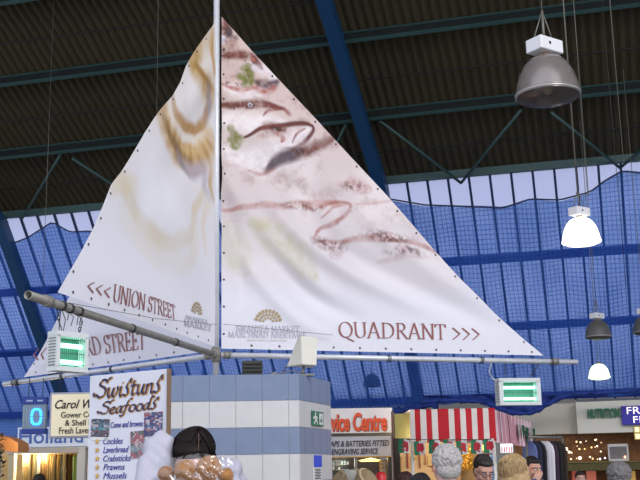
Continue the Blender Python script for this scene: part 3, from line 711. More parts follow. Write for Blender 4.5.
# cords
def wire(name, pts, r, m, label, cat='wire', group=None):
    bm = bmesh.new(); tube(bm, pts, r, 6); return tag(finish(name, bm, m), label, cat, group)
q0, q1 = s1.p(*s1.pl.sz(58, 303), .05), s1.p(*s1.pl.sz(212, 325), .05)
wire('cord', [q0, q0.lerp(q1, .5) - ZZ * .02, q1], .0018, m_dwire, 'thin grey cord crossing the foot of the near left sail', 'cord')
q0, q1 = s2.p(*s2.pl.sz(222, 325), .05), s2.p(*s2.pl.sz(330, 336), .06)
wire('cord', [q0, q0.lerp(q1, .5), q1], .0018, m_dwire, 'thin grey cord crossing the emblem on the fish sail', 'cord')
# lashings on the booms
def lash(parent, tip, d, dist, drop, m=m_dwire):
    c = Vector((tip.x, tip.y, ZB)) - d * dist; bm = bmesh.new(); x = Vector((-d.y, d.x, 0))
    for j in range(3):
        cc = c + d * (.012 * j); tube(bm, [cc + (x * math.cos(t) + ZZ * math.sin(t)) * .0265 for t in [2 * math.pi * k / 14 for k in range(15)]], .0026, 5)
    if drop: tube(bm, [c - ZZ * .03, c - ZZ * (drop * .5) + x * .02, c - ZZ * drop + x * .005], .0026, 5); tube(bm, [c - ZZ * .03 + d * .02, c - ZZ * drop * .7 + d * .035], .0026, 5)
    finish('lashing', bm, m, parent)
for dist, drop in ((.40, .16), (.50, .1), (.62, .12), (1.4, 0), (2.2, 0)): lash(B1, T1, d1, dist, drop)
for dist in (.28, 1.0, 1.9, 2.6): lash(B2, T2, d2_, dist, .05)
for dist in (.2, .30, 1.1, 1.9): lash(B3, T3, d3, dist, .08)

# ================================================================== tiled kiosk
KY = 7.9
A_ = at(150, 430, KY - .03); Bc = at(299, 430, KY + .04); Cc = at(330.5, 430, 8.72)
A_.z = Bc.z = Cc.z = 0
D_ = A_ + Vector((.15, 1.5, 0)); Cb = Cc + Vector((-.2, .75, 0))
kio = thing('tiled_kiosk', (A_ + Cc) / 2, 'kiosk clad in rows of blue and white square tiles', 'kiosk')
m_tb = mat('blue_tile', (126, 139, 164), .3, c2=(108, 123, 150), scale=9); m_tw = mat('white_tile', (206, 205, 202), .3, c2=(194, 193, 192), scale=9); m_grout = mat('pale_grout', (196, 198, 200), .8)
poly = [A_, Bc, Cc, Cb, D_]
bm = bmesh.new(); lo = [bm.verts.new(p + ZZ * 0) for p in poly]; hi = [bm.verts.new(p + ZZ * (KIOSK_TOP - .004)) for p in poly]
bm.faces.new(lo); bm.faces.new(hi)
for i in range(5): bm.faces.new((lo[i], lo[(i + 1) % 5], hi[(i + 1) % 5], hi[i]))
finish('core', bm, m_grout, kio)
TILE = at(235, 374.5, KY).z - at(235, 401, KY).z
def tiled(name, P, Q, s_first):
    bm = bmesh.new(); d = (Q - P).normalized(); L = (Q - P).length; nrm = Vector((d.y, -d.x, 0))
    cuts = [0] + [s for s in np.arange(s_first, L, TILE) if s > .01] + [L]; g = .0018
    row = 0; z1 = KIOSK_TOP
    while z1 > .02:
        z0 = max(0, z1 - TILE)
        for a, b in zip(cuts, cuts[1:]):
            if b - a > .012: box(bm, P + d * ((a + b) / 2) + ZZ * ((z0 + z1) / 2) + nrm * .003, (b - a - 2 * g, .008, z1 - z0 - 2 * g), X=d, mi=row % 2)
        z1 -= TILE; row += 1
    finish(name, bm, [m_tb, m_tw], kio)
pk = Plane(A_, Bc - A_)
tiled('tiled_front', A_, Bc, (pk.sz(182.5, 430)[0]) % TILE)
tiled('tiled_side', Bc, Cc, TILE * .55)
pks = Plane(Bc, Cc - Bc)
# exit sign and notice on the kiosk's side
def sign_plate(name, pl, rect, label, cat, m, thick=.008, off=.012, group=None):
    o = board(name, pl, rect, thick, m, off=off); return tag(o, label, cat, group)
r = pks.rect(310.0, 411.5, 321.2, 426.2)
ex = sign_plate('exit_sign', pks, r, 'small green exit sign with a white running figure on the tiled kiosk', 'sign', mat('exit_green', (24, 112, 74), .4), off=.020)
cs, cz, hw, hh = (r[0] + r[2]) / 2, (r[1] + r[3]) / 2, (r[2] - r[0]) / 2, (r[3] - r[1]) / 2
bm = bmesh.new()
def poly_on(bm, pl, pts, off, mi=0):
    f = bm.faces.new([bm.verts.new(pl.p(a, b, off)) for a, b in pts]); f.material_index = mi; return f
for pts in ([(.18, -.75), (.82, -.75), (.82, .75), (.18, .75)],):
    poly_on(bm, pks, [(cs + hw * x, cz + hh * y) for x, y in pts], .0215)
def stroke_q(bm, pl, a, b, wd, off, mi=0):
    ax, ay = a; bx, by = b; dx, dy = bx - ax, by - ay; l = math.hypot(dx, dy); nx, ny = -dy / l * wd / 2, dx / l * wd / 2
    poly_on(bm, pl, [(ax + nx, ay + ny), (ax - nx, ay - ny), (bx - nx, by - ny), (bx + nx, by + ny)], off, mi)
def M2(x, y): return (cs + hw * x, cz + hh * y)
for a, b in (((-.5, .3), (-.45, -.15)), ((-.45, -.15), (-.75, -.75)), ((-.45, -.15), (-.2, -.4)), ((-.2, -.4), (-.15, -.78)), ((-.5, .25), (-.15, .05)), ((-.5, .25), (-.85, .0))): stroke_q(bm, pks, M2(*a), M2(*b), .02, .0215)
poly_on(bm, pks, [(cs + hw * -.46 + .016 * math.cos(t), cz + hh * .62 + .016 * math.sin(t)) for t in [k * math.pi / 5 for k in range(10)]], .0215)
stroke_q(bm, pks, M2(.5, .45), M2(.5, -.4), .018, .0225, 1); stroke_q(bm, pks, M2(.5, -.5), M2(.3, -.05), .014, .0225, 1); stroke_q(bm, pks, M2(.5, -.5), M2(.7, -.05), .014, .0225, 1)
finish('pictogram', bm, [m_white, MATS['exit_green']], ex)
r = pks.rect(312.5, 455, 320.5, 481)
nt_ = sign_plate('paper_notice', pks, r, 'paper notice with a bright blue heading on the kiosk side', 'notice', m_white, .003, .010)
bm = bmesh.new(); box(bm, pks.p((r[0] + r[2]) / 2, r[3] - (r[3] - r[1]) * .24, .0115), (r[2] - r[0], .002, (r[3] - r[1]) * .46), X=pks.D); finish('heading_block', bm, mat('notice_blue', (54, 82, 214), .5), nt_)
bm = bmesh.new()
for k in range(7): box(bm, pks.p((r[0] + r[2]) / 2, r[3] - (r[3] - r[1]) * (.55 + .06 * k), .0115), ((r[2] - r[0]) * (.8 - .2 * (k % 2)), .001, .006), X=pks.D)
finish('small_print', bm, m_black, nt_)
# loudspeaker on the kiosk
pS = Plane(at(300, 350, 8.05), (1, .06, 0))
sp = thing('loudspeaker', at(301, 373, 8.1), 'cream wedge-shaped loudspeaker on a bracket on top of the tiled kiosk', 'loudspeaker')
def PS(px, py, back=0.0): return pS.p(*pS.sz(px, py), -back)
bm = bmesh.new()
fr = [PS(300.5, 336), PS(317.5, 337.5), PS(316.5, 365.5), PS(302, 364.5)]
lf = [PS(298.5, 335.5, .10), PS(287, 364.5, .16)]
bk = [PS(315, 338.5, .22), PS(314, 365, .22)]
vs = [bm.verts.new(p) for p in fr + lf + bk]
for f in ((0, 1, 2, 3), (0, 3, 5, 4), (1, 6, 7, 2), (4, 5, 7, 6), (0, 4, 6, 1), (3, 2, 7, 5)): bm.faces.new([vs[i] for i in f])
bevel(bm, .006, 2); finish('housing', bm, m_cream, sp)
bm = bmesh.new(); b0 = PS(287, 364, .10); tube(bm, [b0, PS(283.5, 371, .1), PS(284, 377, .1)], .008, 6); tube(bm, [PS(304, 364, .08), PS(303, 377, .08)], .012, 8)
box(bm, Vector((PS(300, 370).x, PS(300, 370).y + .08, KIOSK_TOP + .007)), (.22, .05, .014)); finish('bracket', bm, m_steelw, sp)
bm = bmesh.new(); c0 = Vector((PS(305, 370).x, PS(305, 370).y + .06, KIOSK_TOP + .02))
tube(bm, [c0, c0 + Vector((-.1, .0, .02)), c0 + Vector((-.22, .02, 0)), c0 + Vector((-.28, .02, .01))], .005, 6); finish('cable', bm, m_wire, sp)
# louvred dark box on the kiosk roof, and a small pale dome
pD = Plane(at(252, 366, 8.35), (1, .05, 0)); r = pD.rect(242, 360.5, 262.5, 375); bx_ = thing('vent_box', pD.p((r[0] + r[2]) / 2, KIOSK_TOP), 'dark louvred vent box on top of the tiled kiosk beside the mast', 'vent')
board('housing', pD, (r[0], KIOSK_TOP, r[2], r[3]), .16, mat('dark_vent_metal', (52, 54, 50), .7), bx_)
for k in range(4):
    bm = bmesh.new(); box(bm, pD.p((r[0] + r[2]) / 2, KIOSK_TOP + .03 + (r[3] - KIOSK_TOP - .03) * (k + .4) / 4, .008), (r[2] - r[0] - .02, .02, .01), X=pD.D, Z=(0, -.5, 1)); finish('louvre', bm, mat('vent_slat', (70, 72, 66), .7), bx_)
bm = bmesh.new(); c0 = at(274.5, 372, 8.2); lathe(bm, [(.028, 0), (.028, .012), (.022, .028), (.01, .036), (.0005, .038)], Vector((c0.x, c0.y, KIOSK_TOP)), 14)
tag(finish('junction_cap', bm, m_cream), 'small pale round cap on the kiosk top between mast and loudspeaker', 'cap')

# ================================================================== insect-killer lamps hung from the booms
m_tube = glow('fluorescent_tube', (176, 255, 226), 4.0); m_grid = mat('lamp_guard_grid', (44, 70, 62), .5, .2); m_case = mat('pale_lamp_case', (208, 214, 212), .4)
m_backg = mat('green_lit_reflector', (74, 128, 110), .5, .1)  # green glow of the tubes is put into the reflector's colour
def insect_lamp(pl, rect, depth, label, boom_d, tip, dists, side_m):
    s0, z0, s1, z1 = rect; o = thing('insect_killer', pl.p((s0 + s1) / 2, z0), label, 'insect killer', 'insect killer lamps hung from the booms'); W, H = s1 - s0, z1 - z0
    fr = .10 * W
    bm = bmesh.new()
    box(bm, pl.p((s0 + s1) / 2, z1 - H * .07, -depth / 2), (W, depth, H * .14), X=pl.D); box(bm, pl.p((s0 + s1) / 2, z0 + H * .06, -depth / 2), (W, depth, H * .12), X=pl.D)
    box(bm, pl.p(s0 + fr / 2, (z0 + z1) / 2, -depth / 2), (fr, depth, H * .8), X=pl.D); box(bm, pl.p(s1 - fr / 2, (z0 + z1) / 2, -depth / 2), (fr, depth, H * .8), X=pl.D)
    finish('case', bm, m_case, o)
    bm = bmesh.new(); box(bm, pl.p((s0 + s1) / 2, (z0 + z1) / 2, -depth * .8), (W * .84, .006, H * .78), X=pl.D); finish('reflector', bm, m_backg, o)
    for zf in (.24, .66):
        bm = bmesh.new(); a, b = pl.p(s0 + fr, z0 + H * zf, -depth * .45), pl.p(s1 - fr, z0 + H * zf, -depth * .45); tube(bm, [a, b], .013, 12); finish('tube', bm, m_tube, o)
    bm = bmesh.new()
    for k in range(13): s = s0 + fr + (W - 2 * fr) * (k + .5) / 13; tube(bm, [pl.p(s, z0 + H * .11, -.006), pl.p(s, z1 - H * .12, -.006)], .0012, 4)
    for zf in (.18, .45, .80): tube(bm, [pl.p(s0 + fr, z0 + H * zf, -.006), pl.p(s1 - fr, z0 + H * zf, -.006)], .0016, 4)
    finish('guard_grid', bm, m_grid, o)
    bm = bmesh.new()
    for k in range(10): box(bm, pl.p(s0 - .001, z0 + H * (.15 + .075 * k), -depth * .5), (.003, depth * .7, H * .03), X=pl.D)
    finish('side_vent', bm, mat('lamp_vent_slot', (120, 126, 120), .6), o)
    for i, dist in enumerate(dists):
        top = Vector((tip.x, tip.y, ZB)) - boom_d * dist; bot = pl.p(s0 + W * (.22 if i == 0 else .8), z1, -depth * .4); bm = bmesh.new(); n = max(4, int((top - bot).length / .03))
        for k in range(n):
            c = bot.lerp(top, (k + .5) / n); t = (top - bot).normalized(); x, y = frame_of(t); e = x if k % 2 else y
            tube(bm, [c + t * (.019 * math.cos(u)) + e * (.007 * math.sin(u)) for u in [2 * math.pi * q / 8 for q in range(9)]], .0026, 4, cap=False)
        finish('chain', bm, m_dwire, o)
    return o
# left one: seen at an angle, under the near boom
Bq = clew(52, 303); pL = Plane(at(52, 350, Bq.y - .02), (.60, .80, 0))
def dist_at(px, py, tip): return (clew(px, py) - Vector((tip.x, tip.y, ZB))).length
insect_lamp(pL, pL.rect(57, 332, 88.5, 371.5), .085, 'white insect killer with two glowing tubes hung near the left end of the near boom', d1, T1, (dist_at(58, 304, T1), dist_at(84, 312, T1)), None)
pR = Plane(at(520, 390, T2.y - .22), (.985, .17, 0))
insect_lamp(pR, pR.rect(499.5, 378, 541, 405), .12, 'white insect killer with two glowing tubes hung under the right boom', d2_, T2, (dist_at(502, 361, T2), dist_at(537, 362, T2)), None)
bm = bmesh.new(); a = pR.p(pR.sz(501, 380)[0], pR.sz(501, 380)[1], -.04)
tube(bm, [Vector((T2.x, T2.y, ZB - .03)) - d2_ * dist_at(488, 361, T2), at(489, 372, a.y), at(493, 379, a.y), a], .005, 6); tag(finish('flex', bm, m_white), 'looped white flex from the right boom to its lamp', 'cable')

# number display under the rear boom
pN = Plane(at(35, 415, 10.2), (1, .05, 0)); r = pN.rect(22.5, 398, 46, 433)
nd = thing('number_display', pN.p((r[0] + r[2]) / 2, r[1]), 'hanging display box with a glowing blue zero', 'display')
board('case', pN, r, .07, mat('display_grey', (140, 158, 170), .5, c2=(118, 138, 152)), nd)
hh = r[3] - r[1]
board('header_strip', pN, (r[0] - .005, r[3] - hh * .18, r[2] + .005, r[3] + .01), .085, mat('display_blue', (36, 62, 150), .5), nd, off=.008); board('footer_strip', pN, (r[0] - .005, r[1] - .01, r[2] + .005, r[1] + hh * .12), .085, MATS['display_blue'], nd, off=.008)
bm = bmesh.new()
for x0, x1 in ((.15, .42), (.62, .85)): box(bm, pN.p(r[0] + (r[2] - r[0]) * (x0 + x1) / 2, r[3] - hh * .08, .010), ((r[2] - r[0]) * (x1 - x0), .003, .016), X=pN.D)
finish('header_marks', bm, mat('display_marks', (170, 190, 220), .5), nd)
bm = bmesh.new()
for k in range(9): box(bm, pN.p(r[0] + (r[2] - r[0]) * (k + .5) / 9, r[1] + hh * .47, .002), (.006, .004, hh * .62), X=pN.D)
finish('front_ribs', bm, mat('display_rib', (160, 178, 188), .5), nd)
bm = bmesh.new(); c = (r[0] + (r[2] - r[0]) * .60, r[1] + hh * .46)
pts = [(c[0] + .045 * math.copysign(abs(math.cos(t)) ** .7, math.cos(t)), c[1] + .072 * math.copysign(abs(math.sin(t)) ** .75, math.sin(t))) for t in [2 * math.pi * k / 20 for k in range(21)]]
for i in range(20):
    a, b = pts[i], pts[i + 1]; box(bm, pN.p((a[0] + b[0]) / 2, (a[1] + b[1]) / 2, .010), (.020, .006, .017), X=pN.D)
finish('digit_zero', bm, glow('blue_led', (40, 150, 255), 5.0), nd)
for sgn in (.2, .8):
    bm = bmesh.new(); a = pN.p(r[0] + (r[2] - r[0]) * sgn, r[3] + .005, -.03); tube(bm, [a, Vector((a.x, a.y, ZB + .0))], .004, 5); finish('hanger', bm, m_dwire, nd)

# ================================================================== stall signs at left
pW = Plane(at(130, 420, 6.75), (.80, -.54, 0)); q = pW.rect(89, 374, 167.5, 500)
zt = (pW.sz(89, 376.5)[1] + pW.sz(167, 368.5)[1]) / 2; q = (pW.sz(88.5, 430)[0], 1.05, pW.sz(167.5, 430)[0], zt)
sw = thing('menu_board', pW.p((q[0] + q[2]) / 2, 0), 'white seafood stall board with navy and gold lettering, gold stars and photos', 'sign')
board('panel', pW, q, .03, mat('board_white', (222, 222, 230), .45, c2=(212, 212, 222)), sw)
bm = bmesh.new(); box(bm, pW.p(q[2] + .004, (q[1] + q[3]) / 2, -.005), (.008, .034, q[3] - q[1]), X=pW.D); finish('edge_trim', bm, mat('brown_edge', (128, 102, 80), .6), sw)
for s in (q[0] + .06, q[2] - .06):
    bm = bmesh.new(); box(bm, pW.p(s, .55, -.03), (.04, .03, 1.1), X=pW.D); finish('leg', bm, m_steelw, sw)
m_navy = mat('navy_letter', (40, 34, 92), .5); m_gl = mat('gold_letter', (206, 150, 40), .4, .2); m_lblue = mat('list_blue', (52, 58, 150), .6)
def script_on(text, p0, p1, capy):
    (a0, z0), (a1, z1) = pW.sz(*p0), pW.sz(*p1); h = pW.sz(p0[0], capy)[1] - z0
    for gr, m_, of, sx in ((.020, m_gl, .003, .035), (.0, m_navy, .006, 0)):
        qd, wd = pen(text, SCRIPT, (.034, .032), slant=.22, grow=gr)
        pen_mesh('lettering' if gr == 0 else 'letter_outline', qd, lambda u, v: pW.p(a0 + (a1 - a0) * (u + sx) / wd, z0 + (z1 - z0) * u / wd + (v - sx) * h, of), m_, sw)
script_on('Swistuns', (94, 399), (161, 392), 380); script_on('Seafoods', (98, 415), (157, 408.5), 402)
def list_on(text, x0, x1, y, hpx, m_):
    (a0, z0), (a1, _) = pW.sz(x0, y), pW.sz(x1, y); z1 = pW.sz(x0, y - hpx)[1]
    text_on('list_lettering', text, pW, (a0, z0, a1, z1), m_, sw, off=.002, depth=.002, shear=.3, bold=.0)
list_on('Come and browse', 111, 143, 428, 6, m_lblue)
m_star = mat('gold_star', (212, 168, 84), .5)
for i, (tx, x1) in enumerate((('Cockles', 123), ('Laverbread', 129), ('Crabsticks', 131), ('Prawns', 125), ('Mussels', 127))):
    y = 444.5 + 8.6 * i; list_on(tx, 103.5, x1, y, 6.2, m_lblue)
    a, z = pW.sz(97.5, y - 3); bm = bmesh.new(); pts = []
    for k in range(10): rr = .024 if k % 2 == 0 else .010; t = math.pi / 2 + k * math.pi / 5; pts.append(bm.verts.new(pW.p(a + rr * math.cos(t), z + rr * math.sin(t), .005)))
    cv = bm.verts.new(pW.p(a, z, .009))
    for k in range(10): bm.faces.new((pts[k], pts[(k + 1) % 10], cv))
    finish('star', bm, m_star, sw)
def photo(x0, y0, x1, y1, pal, seed, tilt=0):
    s0, z0, s1, z1 = pW.rect(x0, y0, x1, y1); rs = random.Random(seed); bm = bmesh.new(); n, k_ = 10, 13
    cx, cz = (s0 + s1) / 2, (z0 + z1) / 2
    def rot(a, b): return (cx + (a - cx) * math.cos(tilt) - (b - cz) * math.sin(tilt), cz + (a - cx) * math.sin(tilt) + (b - cz) * math.cos(tilt))
    for i in range(n):
        for j in range(k_):
            mi = rs.randrange(len(pal)) if rs.random() < .55 else (j * len(pal) // k_)
            f = bm.faces.new([bm.verts.new(pW.p(*rot(s0 + (s1 - s0) * u / n, z0 + (z1 - z0) * v / k_), .005)) for u, v in ((i, j), (i + 1, j), (i + 1, j + 1), (i, j + 1))]); f.material_index = mi
    o = finish('photo_print', bm, [mat('photo_%d_%d_%d' % c, c, .35) for c in pal], sw); o['label'] = 'small colour snapshot stuck on the board'
photo(91.5, 419, 109.5, 437, [(70, 66, 80), (110, 84, 90), (60, 140, 150), (170, 160, 168), (90, 90, 110), (50, 50, 60)], 1, -.06)
board('photo_caption', pW, pW.rect(92, 436, 110, 440), .002, m_white, sw, off=.004)
photo(131, 431, 145, 458, [(150, 100, 110), (120, 140, 150), (190, 170, 170), (160, 80, 90), (90, 96, 90)], 2, .03)
photo(144.5, 412, 163, 436, [(70, 60, 90), (150, 120, 140), (60, 90, 130), (190, 180, 190), (50, 60, 120), (140, 80, 80)], 3)

# cream lit sign
pC = Plane(at(72, 415, 9.6), (1, .0, 0)); q = pC.rect(51.5, 394, 112, 435.5)
cs_ = thing('lightbox_sign', pC.p((q[0] + q[2]) / 2, q[1]), 'glowing cream lightbox sign with black lettering behind the seafood board', 'sign')
board('case', pC, (q[0] - .018, q[1] - .018, q[2] + .018, q[3] + .018), .10, mat('sign_case', (178, 178, 190), .5), cs_, off=-.004); board('lit_face', pC, q, .02, glow('lit_cream', (238, 226, 190), .22), cs_, bev=0, off=.002)
m_ink = mat('black_ink', (30, 28, 30), .6)
def ctext(t, x0, x1, yb, h, **k):
    a0, z0 = pC.sz(x0, yb); a1 = pC.sz(x1, yb)[0]; z1 = pC.sz(x0, yb - h)[1]; text_on('lettering', t, pC, (a0, z0, a1, z1), m_ink, cs_, off=.004, depth=.003, **k)
ctext('Carol Watts', 55, 108, 409, 9, shear=.35, bold=.015); ctext('Gower Cockles', 61, 106, 418, 6, bold=.012); ctext('& Shell Fish', 65, 100, 426, 6, bold=.012); ctext('Fresh Laverbread', 59, 106, 434, 6.5, bold=.012)
for sgn in (.12, .85):
    bm = bmesh.new(); a = pC.p(q[0] + (q[2] - q[0]) * sgn, q[3] + .02, -.05); tube(bm, [a, Vector((a.x - .02, a.y, ZB - .0))], .004, 5); finish('hanger', bm, m_dwire, cs_)

# shop with pale blue fascia, lit warm inside
pH = Plane(at(50, 440, 15.0), (1, -.03, 0)); q = pH.rect(17.5, 426.5, 120, 446.5)
hs = thing('shop_sign', pH.p((q[0] + q[2]) / 2, q[1]), 'pale blue fascia sign with one large blue name, behind the number display', 'sign')
board('panel', pH, q, .08, mat('pale_blue_panel', (222, 230, 240), .45, c2=(206, 218, 232)), hs)
a0, z0 = pH.sz(19, 444); a1 = pH.sz(83, 444)[0]; z1 = pH.sz(19, 429)[1]
text_on('lettering', 'Holland', pH, (a0, z0, a1, z1), mat('fascia_blue', (70, 104, 176), .5), hs, off=.002, depth=.006, bold=.008)
shop = thing('shop_unit', pH.p((q[0] + q[2]) / 2, 0, -.6), 'warmly lit shop opening with a pale frame under the pale blue fascia', 'shop')
def hb(name, x0, y0, x1, y1, th, m_, off=0.0, z0=None, parent=None):
    r_ = list(pH.rect(x0, y0, x1, y1));
    if z0 is not None: r_[1] = z0
    return board(name, pH, r_, th, m_, parent or shop, off=off)
hb('beam', 6, 448.5, 78, 453.5, .2, mat('shop_beam', (188, 176, 160), .6), .02)
m_post = mat('shop_post', (206, 202, 190), .6)
hb('post', 77, 447, 85, 470, .12, m_post, .0, z0=0); hb('post', 8, 453.5, 14, 470, .12, mat('shop_post_tan', (190, 176, 140), .6), 0, z0=0)
hb('back_wall', -20, 447, 92, 480, .08, mat('shop_inner_wall', (200, 168, 110), .7), -.9, z0=0); hb('roof_panel', 0, 446.6, 90, 448.4, .9, m_post, -.02)
# the lengths hung in the doorway
strip_cols = [(214, 196, 150), (176, 146, 92), (224, 214, 180), (120, 88, 54), (200, 176, 120), (150, 150, 130), (230, 222, 196), (98, 74, 50), (190, 150, 80), (160, 120, 76)]
x = 16.0; k = 0
while x < 71:
    wd = random.uniform(1.4, 3.2); s0, zb, s1, zt_ = pH.rect(x, 454, x + wd, 485); bm = bmesh.new(); n = 6; rows = []
    for zz in (zt_, zb, .7):
        rows.append([bm.verts.new(pH.p(s0 + (s1 - s0) * i / n, zz, -.28 + .02 * math.sin(i * 2.1 + k))) for i in range(n + 1)])
    for a, b in zip(rows, rows[1:]):
        for i in range(n): bm.faces.new((a[i], a[i + 1], b[i + 1], b[i]))
    bmesh.ops.solidify(bm, geom=bm.faces[:], thickness=.006)
    o = finish('fabric_length', bm, mat('fabric_%d' % (k % 10), strip_cols[k % 10], .8, scale=20)); tag(o, 'hanging length of fabric in the warm lit shop opening at left', 'fabric', 'fabric lengths hung in the shop opening'); x += wd + .25; k += 1
s0, zb, s1, zt_ = pH.rect(70, 455, 75, 485); bm = bmesh.new(); box(bm, pH.p((s0 + s1) / 2, (zt_ + .6) / 2, -.15), (s1 - s0, .06, zt_ - .6), X=pH.D); bevel(bm, .02, 2)
tag(finish('fabric_roll', bm, mat('green_fabric', (96, 116, 44), .8, c2=(70, 90, 34))), 'olive green roll of fabric at the right of the warm shop opening', 'fabric')
def lamp(name, loc, power, col, r=.08):
    l = bpy.data.lights.new(name, 'POINT'); l.energy = power; l.color = col; l.shadow_soft_size = r; o = bpy.data.objects.new(name, l); COL.objects.link(o); o.location = loc; return o
lamp('shop_light', pH.p((pH.sz(40, 455)[0]), 1.88, -.23), 26, (1, .84, .55), .03); lamp('shop_light', pH.p((pH.sz(22, 455)[0]), 1.88, -.23), 18, (1, .82, .5), .03)
# orange timber canopy at far left with a dark hanging plant
pO = Plane(at(5, 445, 13.5), (1, 0, 0)); bm = bmesh.new(); prof = [(-22, 437), (-8, 434), (4, 436), (12, 439), (18, 443), (18, 452), (-22, 450)]
f0 = [bm.verts.new(pO.p(*pO.sz(*p), 0)) for p in prof]; f1 = [bm.verts.new(pO.p(*pO.sz(*p), -.5)) for p in prof]
bm.faces.new(f0); bm.faces.new(f1)
for i in range(len(prof)): bm.faces.new((f0[i], f0[(i + 1) % 7], f1[(i + 1) % 7], f1[i]))
cn = tag(finish('stall_canopy', bm, mat('orange_timber', (222, 150, 76), .55, c2=(196, 116, 48), scale=5)), 'orange timber stall canopy at the left edge beside the pale blue sign', 'canopy')
bm = bmesh.new(); a, z = pO.sz(-14, 452); box(bm, pO.p(a, z / 2, -.25), (.08, .08, z), X=pO.D); finish('post', bm, mat('orange_post', (170, 110, 56), .6), cn)
lamp('canopy_light', pO.p(pO.sz(6, 442)[0], 2.1, .5), 12, (1, .75, .4))
pl_c = pO.p(pO.sz(3, 460)[0], pO.sz(3, 462)[1], .25); hp = thing('hanging_garland', pl_c + ZZ * .3, 'dark leafy garland hanging at the left edge under the orange canopy', 'garland')
bm = bmesh.new()
for k in range(240):
    h = random.uniform(-.42, .34); rr = .085 * (1 - abs(h) * 1.2) + .02; t = random.uniform(0, 6.28); c = pl_c + Vector((rr * math.cos(t) * random.random(), rr * math.sin(t) * random.random(), h))
    u = Vector((random.uniform(-1, 1), random.uniform(-1, 1), random.uniform(-1, .3))).normalized() * .045; v = u.cross(Vector((random.random(), random.random(), 1))).normalized() * .016
    bm.faces.new([bm.verts.new(c + p) for p in (-u, v, u, -v)])
finish('leaves', bm, mat('dark_leaf', (34, 40, 26), .6, c2=(54, 40, 30)), hp)
bm = bmesh.new(); tube(bm, [pl_c - ZZ * .4, pl_c + ZZ * .34, pl_c + ZZ * .55], .008, 5); finish('stem', bm, m_dwire, hp)

# ================================================================== watch-repair shop
pV = Plane(at(360, 430, 12.2), (1, .10, 0)); q = pV.rect(283, 408.5, 392.5, 433.5)
z_l = pV.sz(330, 411)[1]
sc_ = thing('shop_sign', pV.p((q[0] + q[2]) / 2, q[1]), 'white fascia sign with slanted orange-red lettering beside the tiled kiosk', 'sign')
board('panel', pV, q, .10, mat('fascia_white', (226, 222, 220), .45), sc_)
a0, z0 = pV.sz(315, 432.5); a1 = pV.sz(387, 431)[0]; z1 = pV.sz(350, 412.5)[1]; z0 = pV.sz(350, 431.5)[1]
text_on('letter_shadow', 'Service Centre', pV, (a0 + .008, z0 - .006, a1 + .008, z1 - .006), mat('maroon_letter', (90, 30, 40), .5), sc_, off=.002, depth=.004, shear=.12, bold=.035, spacing=.95)
text_on('lettering', 'Service Centre', pV, (a0, z0, a1, z1), mat('orange_letter', (228, 84, 34), .5), sc_, off=.007, depth=.004, shear=.12, bold=.03, spacing=.95)
q = pV.rect(283, 436.5, 391.5, 457)
s4 = thing('shop_sign', pV.p((q[0] + q[2]) / 2, q[1], -.05), 'grey sign board with two lines of black slanted capitals, under the orange-lettered fascia', 'sign')
board('panel', pV, q, .05, mat('sign_grey', (186, 188, 196), .45), s4, off=-.04)
for t, x0, x1, y in (('STRAPS & BATTERIES FITTED', 322, 389.8, 446.5), ('ENGRAVING SERVICE', 332, 379, 454.5)):
    a0, z0 = pV.sz(x0, y); a1 = pV.sz(x1, y)[0]; z1 = pV.sz((x0 + x1) / 2, y - 6)[1]; z0 = pV.sz((x0 + x1) / 2, y)[1]
    text_on('lettering', t, pV, (a0, z0, a1, z1), mat('black_letter', (36, 24, 44), .5), s4, off=-.038, depth=.004, shear=.25, bold=.02)
sh2 = thing('shop_unit', pV.p(pV.sz(350, 440)[0], 0, -.5), 'small repair shop with a lit window under the grey lettered board', 'shop')
def vb(name, x0, y0, x1, y1, th, m_, off=0.0, z0=None, parent=None):
    r_ = list(pV.rect(x0, y0, x1, y1))
    if z0 is not None: r_[1] = z0
    return board(name, pV, r_, th, m_, parent or sh2, off=off)
vb('sign_backing', 283, 409, 392.5, 457.5, .05, m_wall, -.11); vb('back_wall', 270, 457, 396, 480, .06, mat('repair_inner', (74, 66, 58), .7), -1.2, z0=0)
vb('window_post', 355.5, 457, 358, 470, .05, m_steelw, -.06, z0=0); vb('window_post', 389, 457, 392.5, 470, .10, mat('dark_frame', (54, 48, 44), .6), -.05, z0=0)
vb('counter', 283, 484, 392, 490, .5, m_wall, -.08, z0=0)
vb('sill', 283, 456.8, 392, 458, .07, mat('brass_trim', (190, 150, 60), .4, .5), -.02)
lamp('repair_light', pV.p(pV.sz(378, 460)[0], 1.78, -.35), 5, (1, .8, .45)); lamp('repair_light', pV.p(pV.sz(345, 460)[0], 1.72, -.35), 2.2, (1, .9, .75))
bm = bmesh.new(); c = pV.p(pV.sz(374, 458.5)[0], pV.sz(374, 459.5)[1], -.3); lathe(bm, [(.1, 0), (.14, .015), (.02, .04), (.001, .041)], c - ZZ * .02, 20); lathe(bm, [(.001, 0), (.1, 0)], c - ZZ * .02, 20)
tag(finish('ceiling_light', bm, glow('warm_dish', (255, 214, 130), 2.2)), 'warm round ceiling light glowing in the repair shop', 'light')
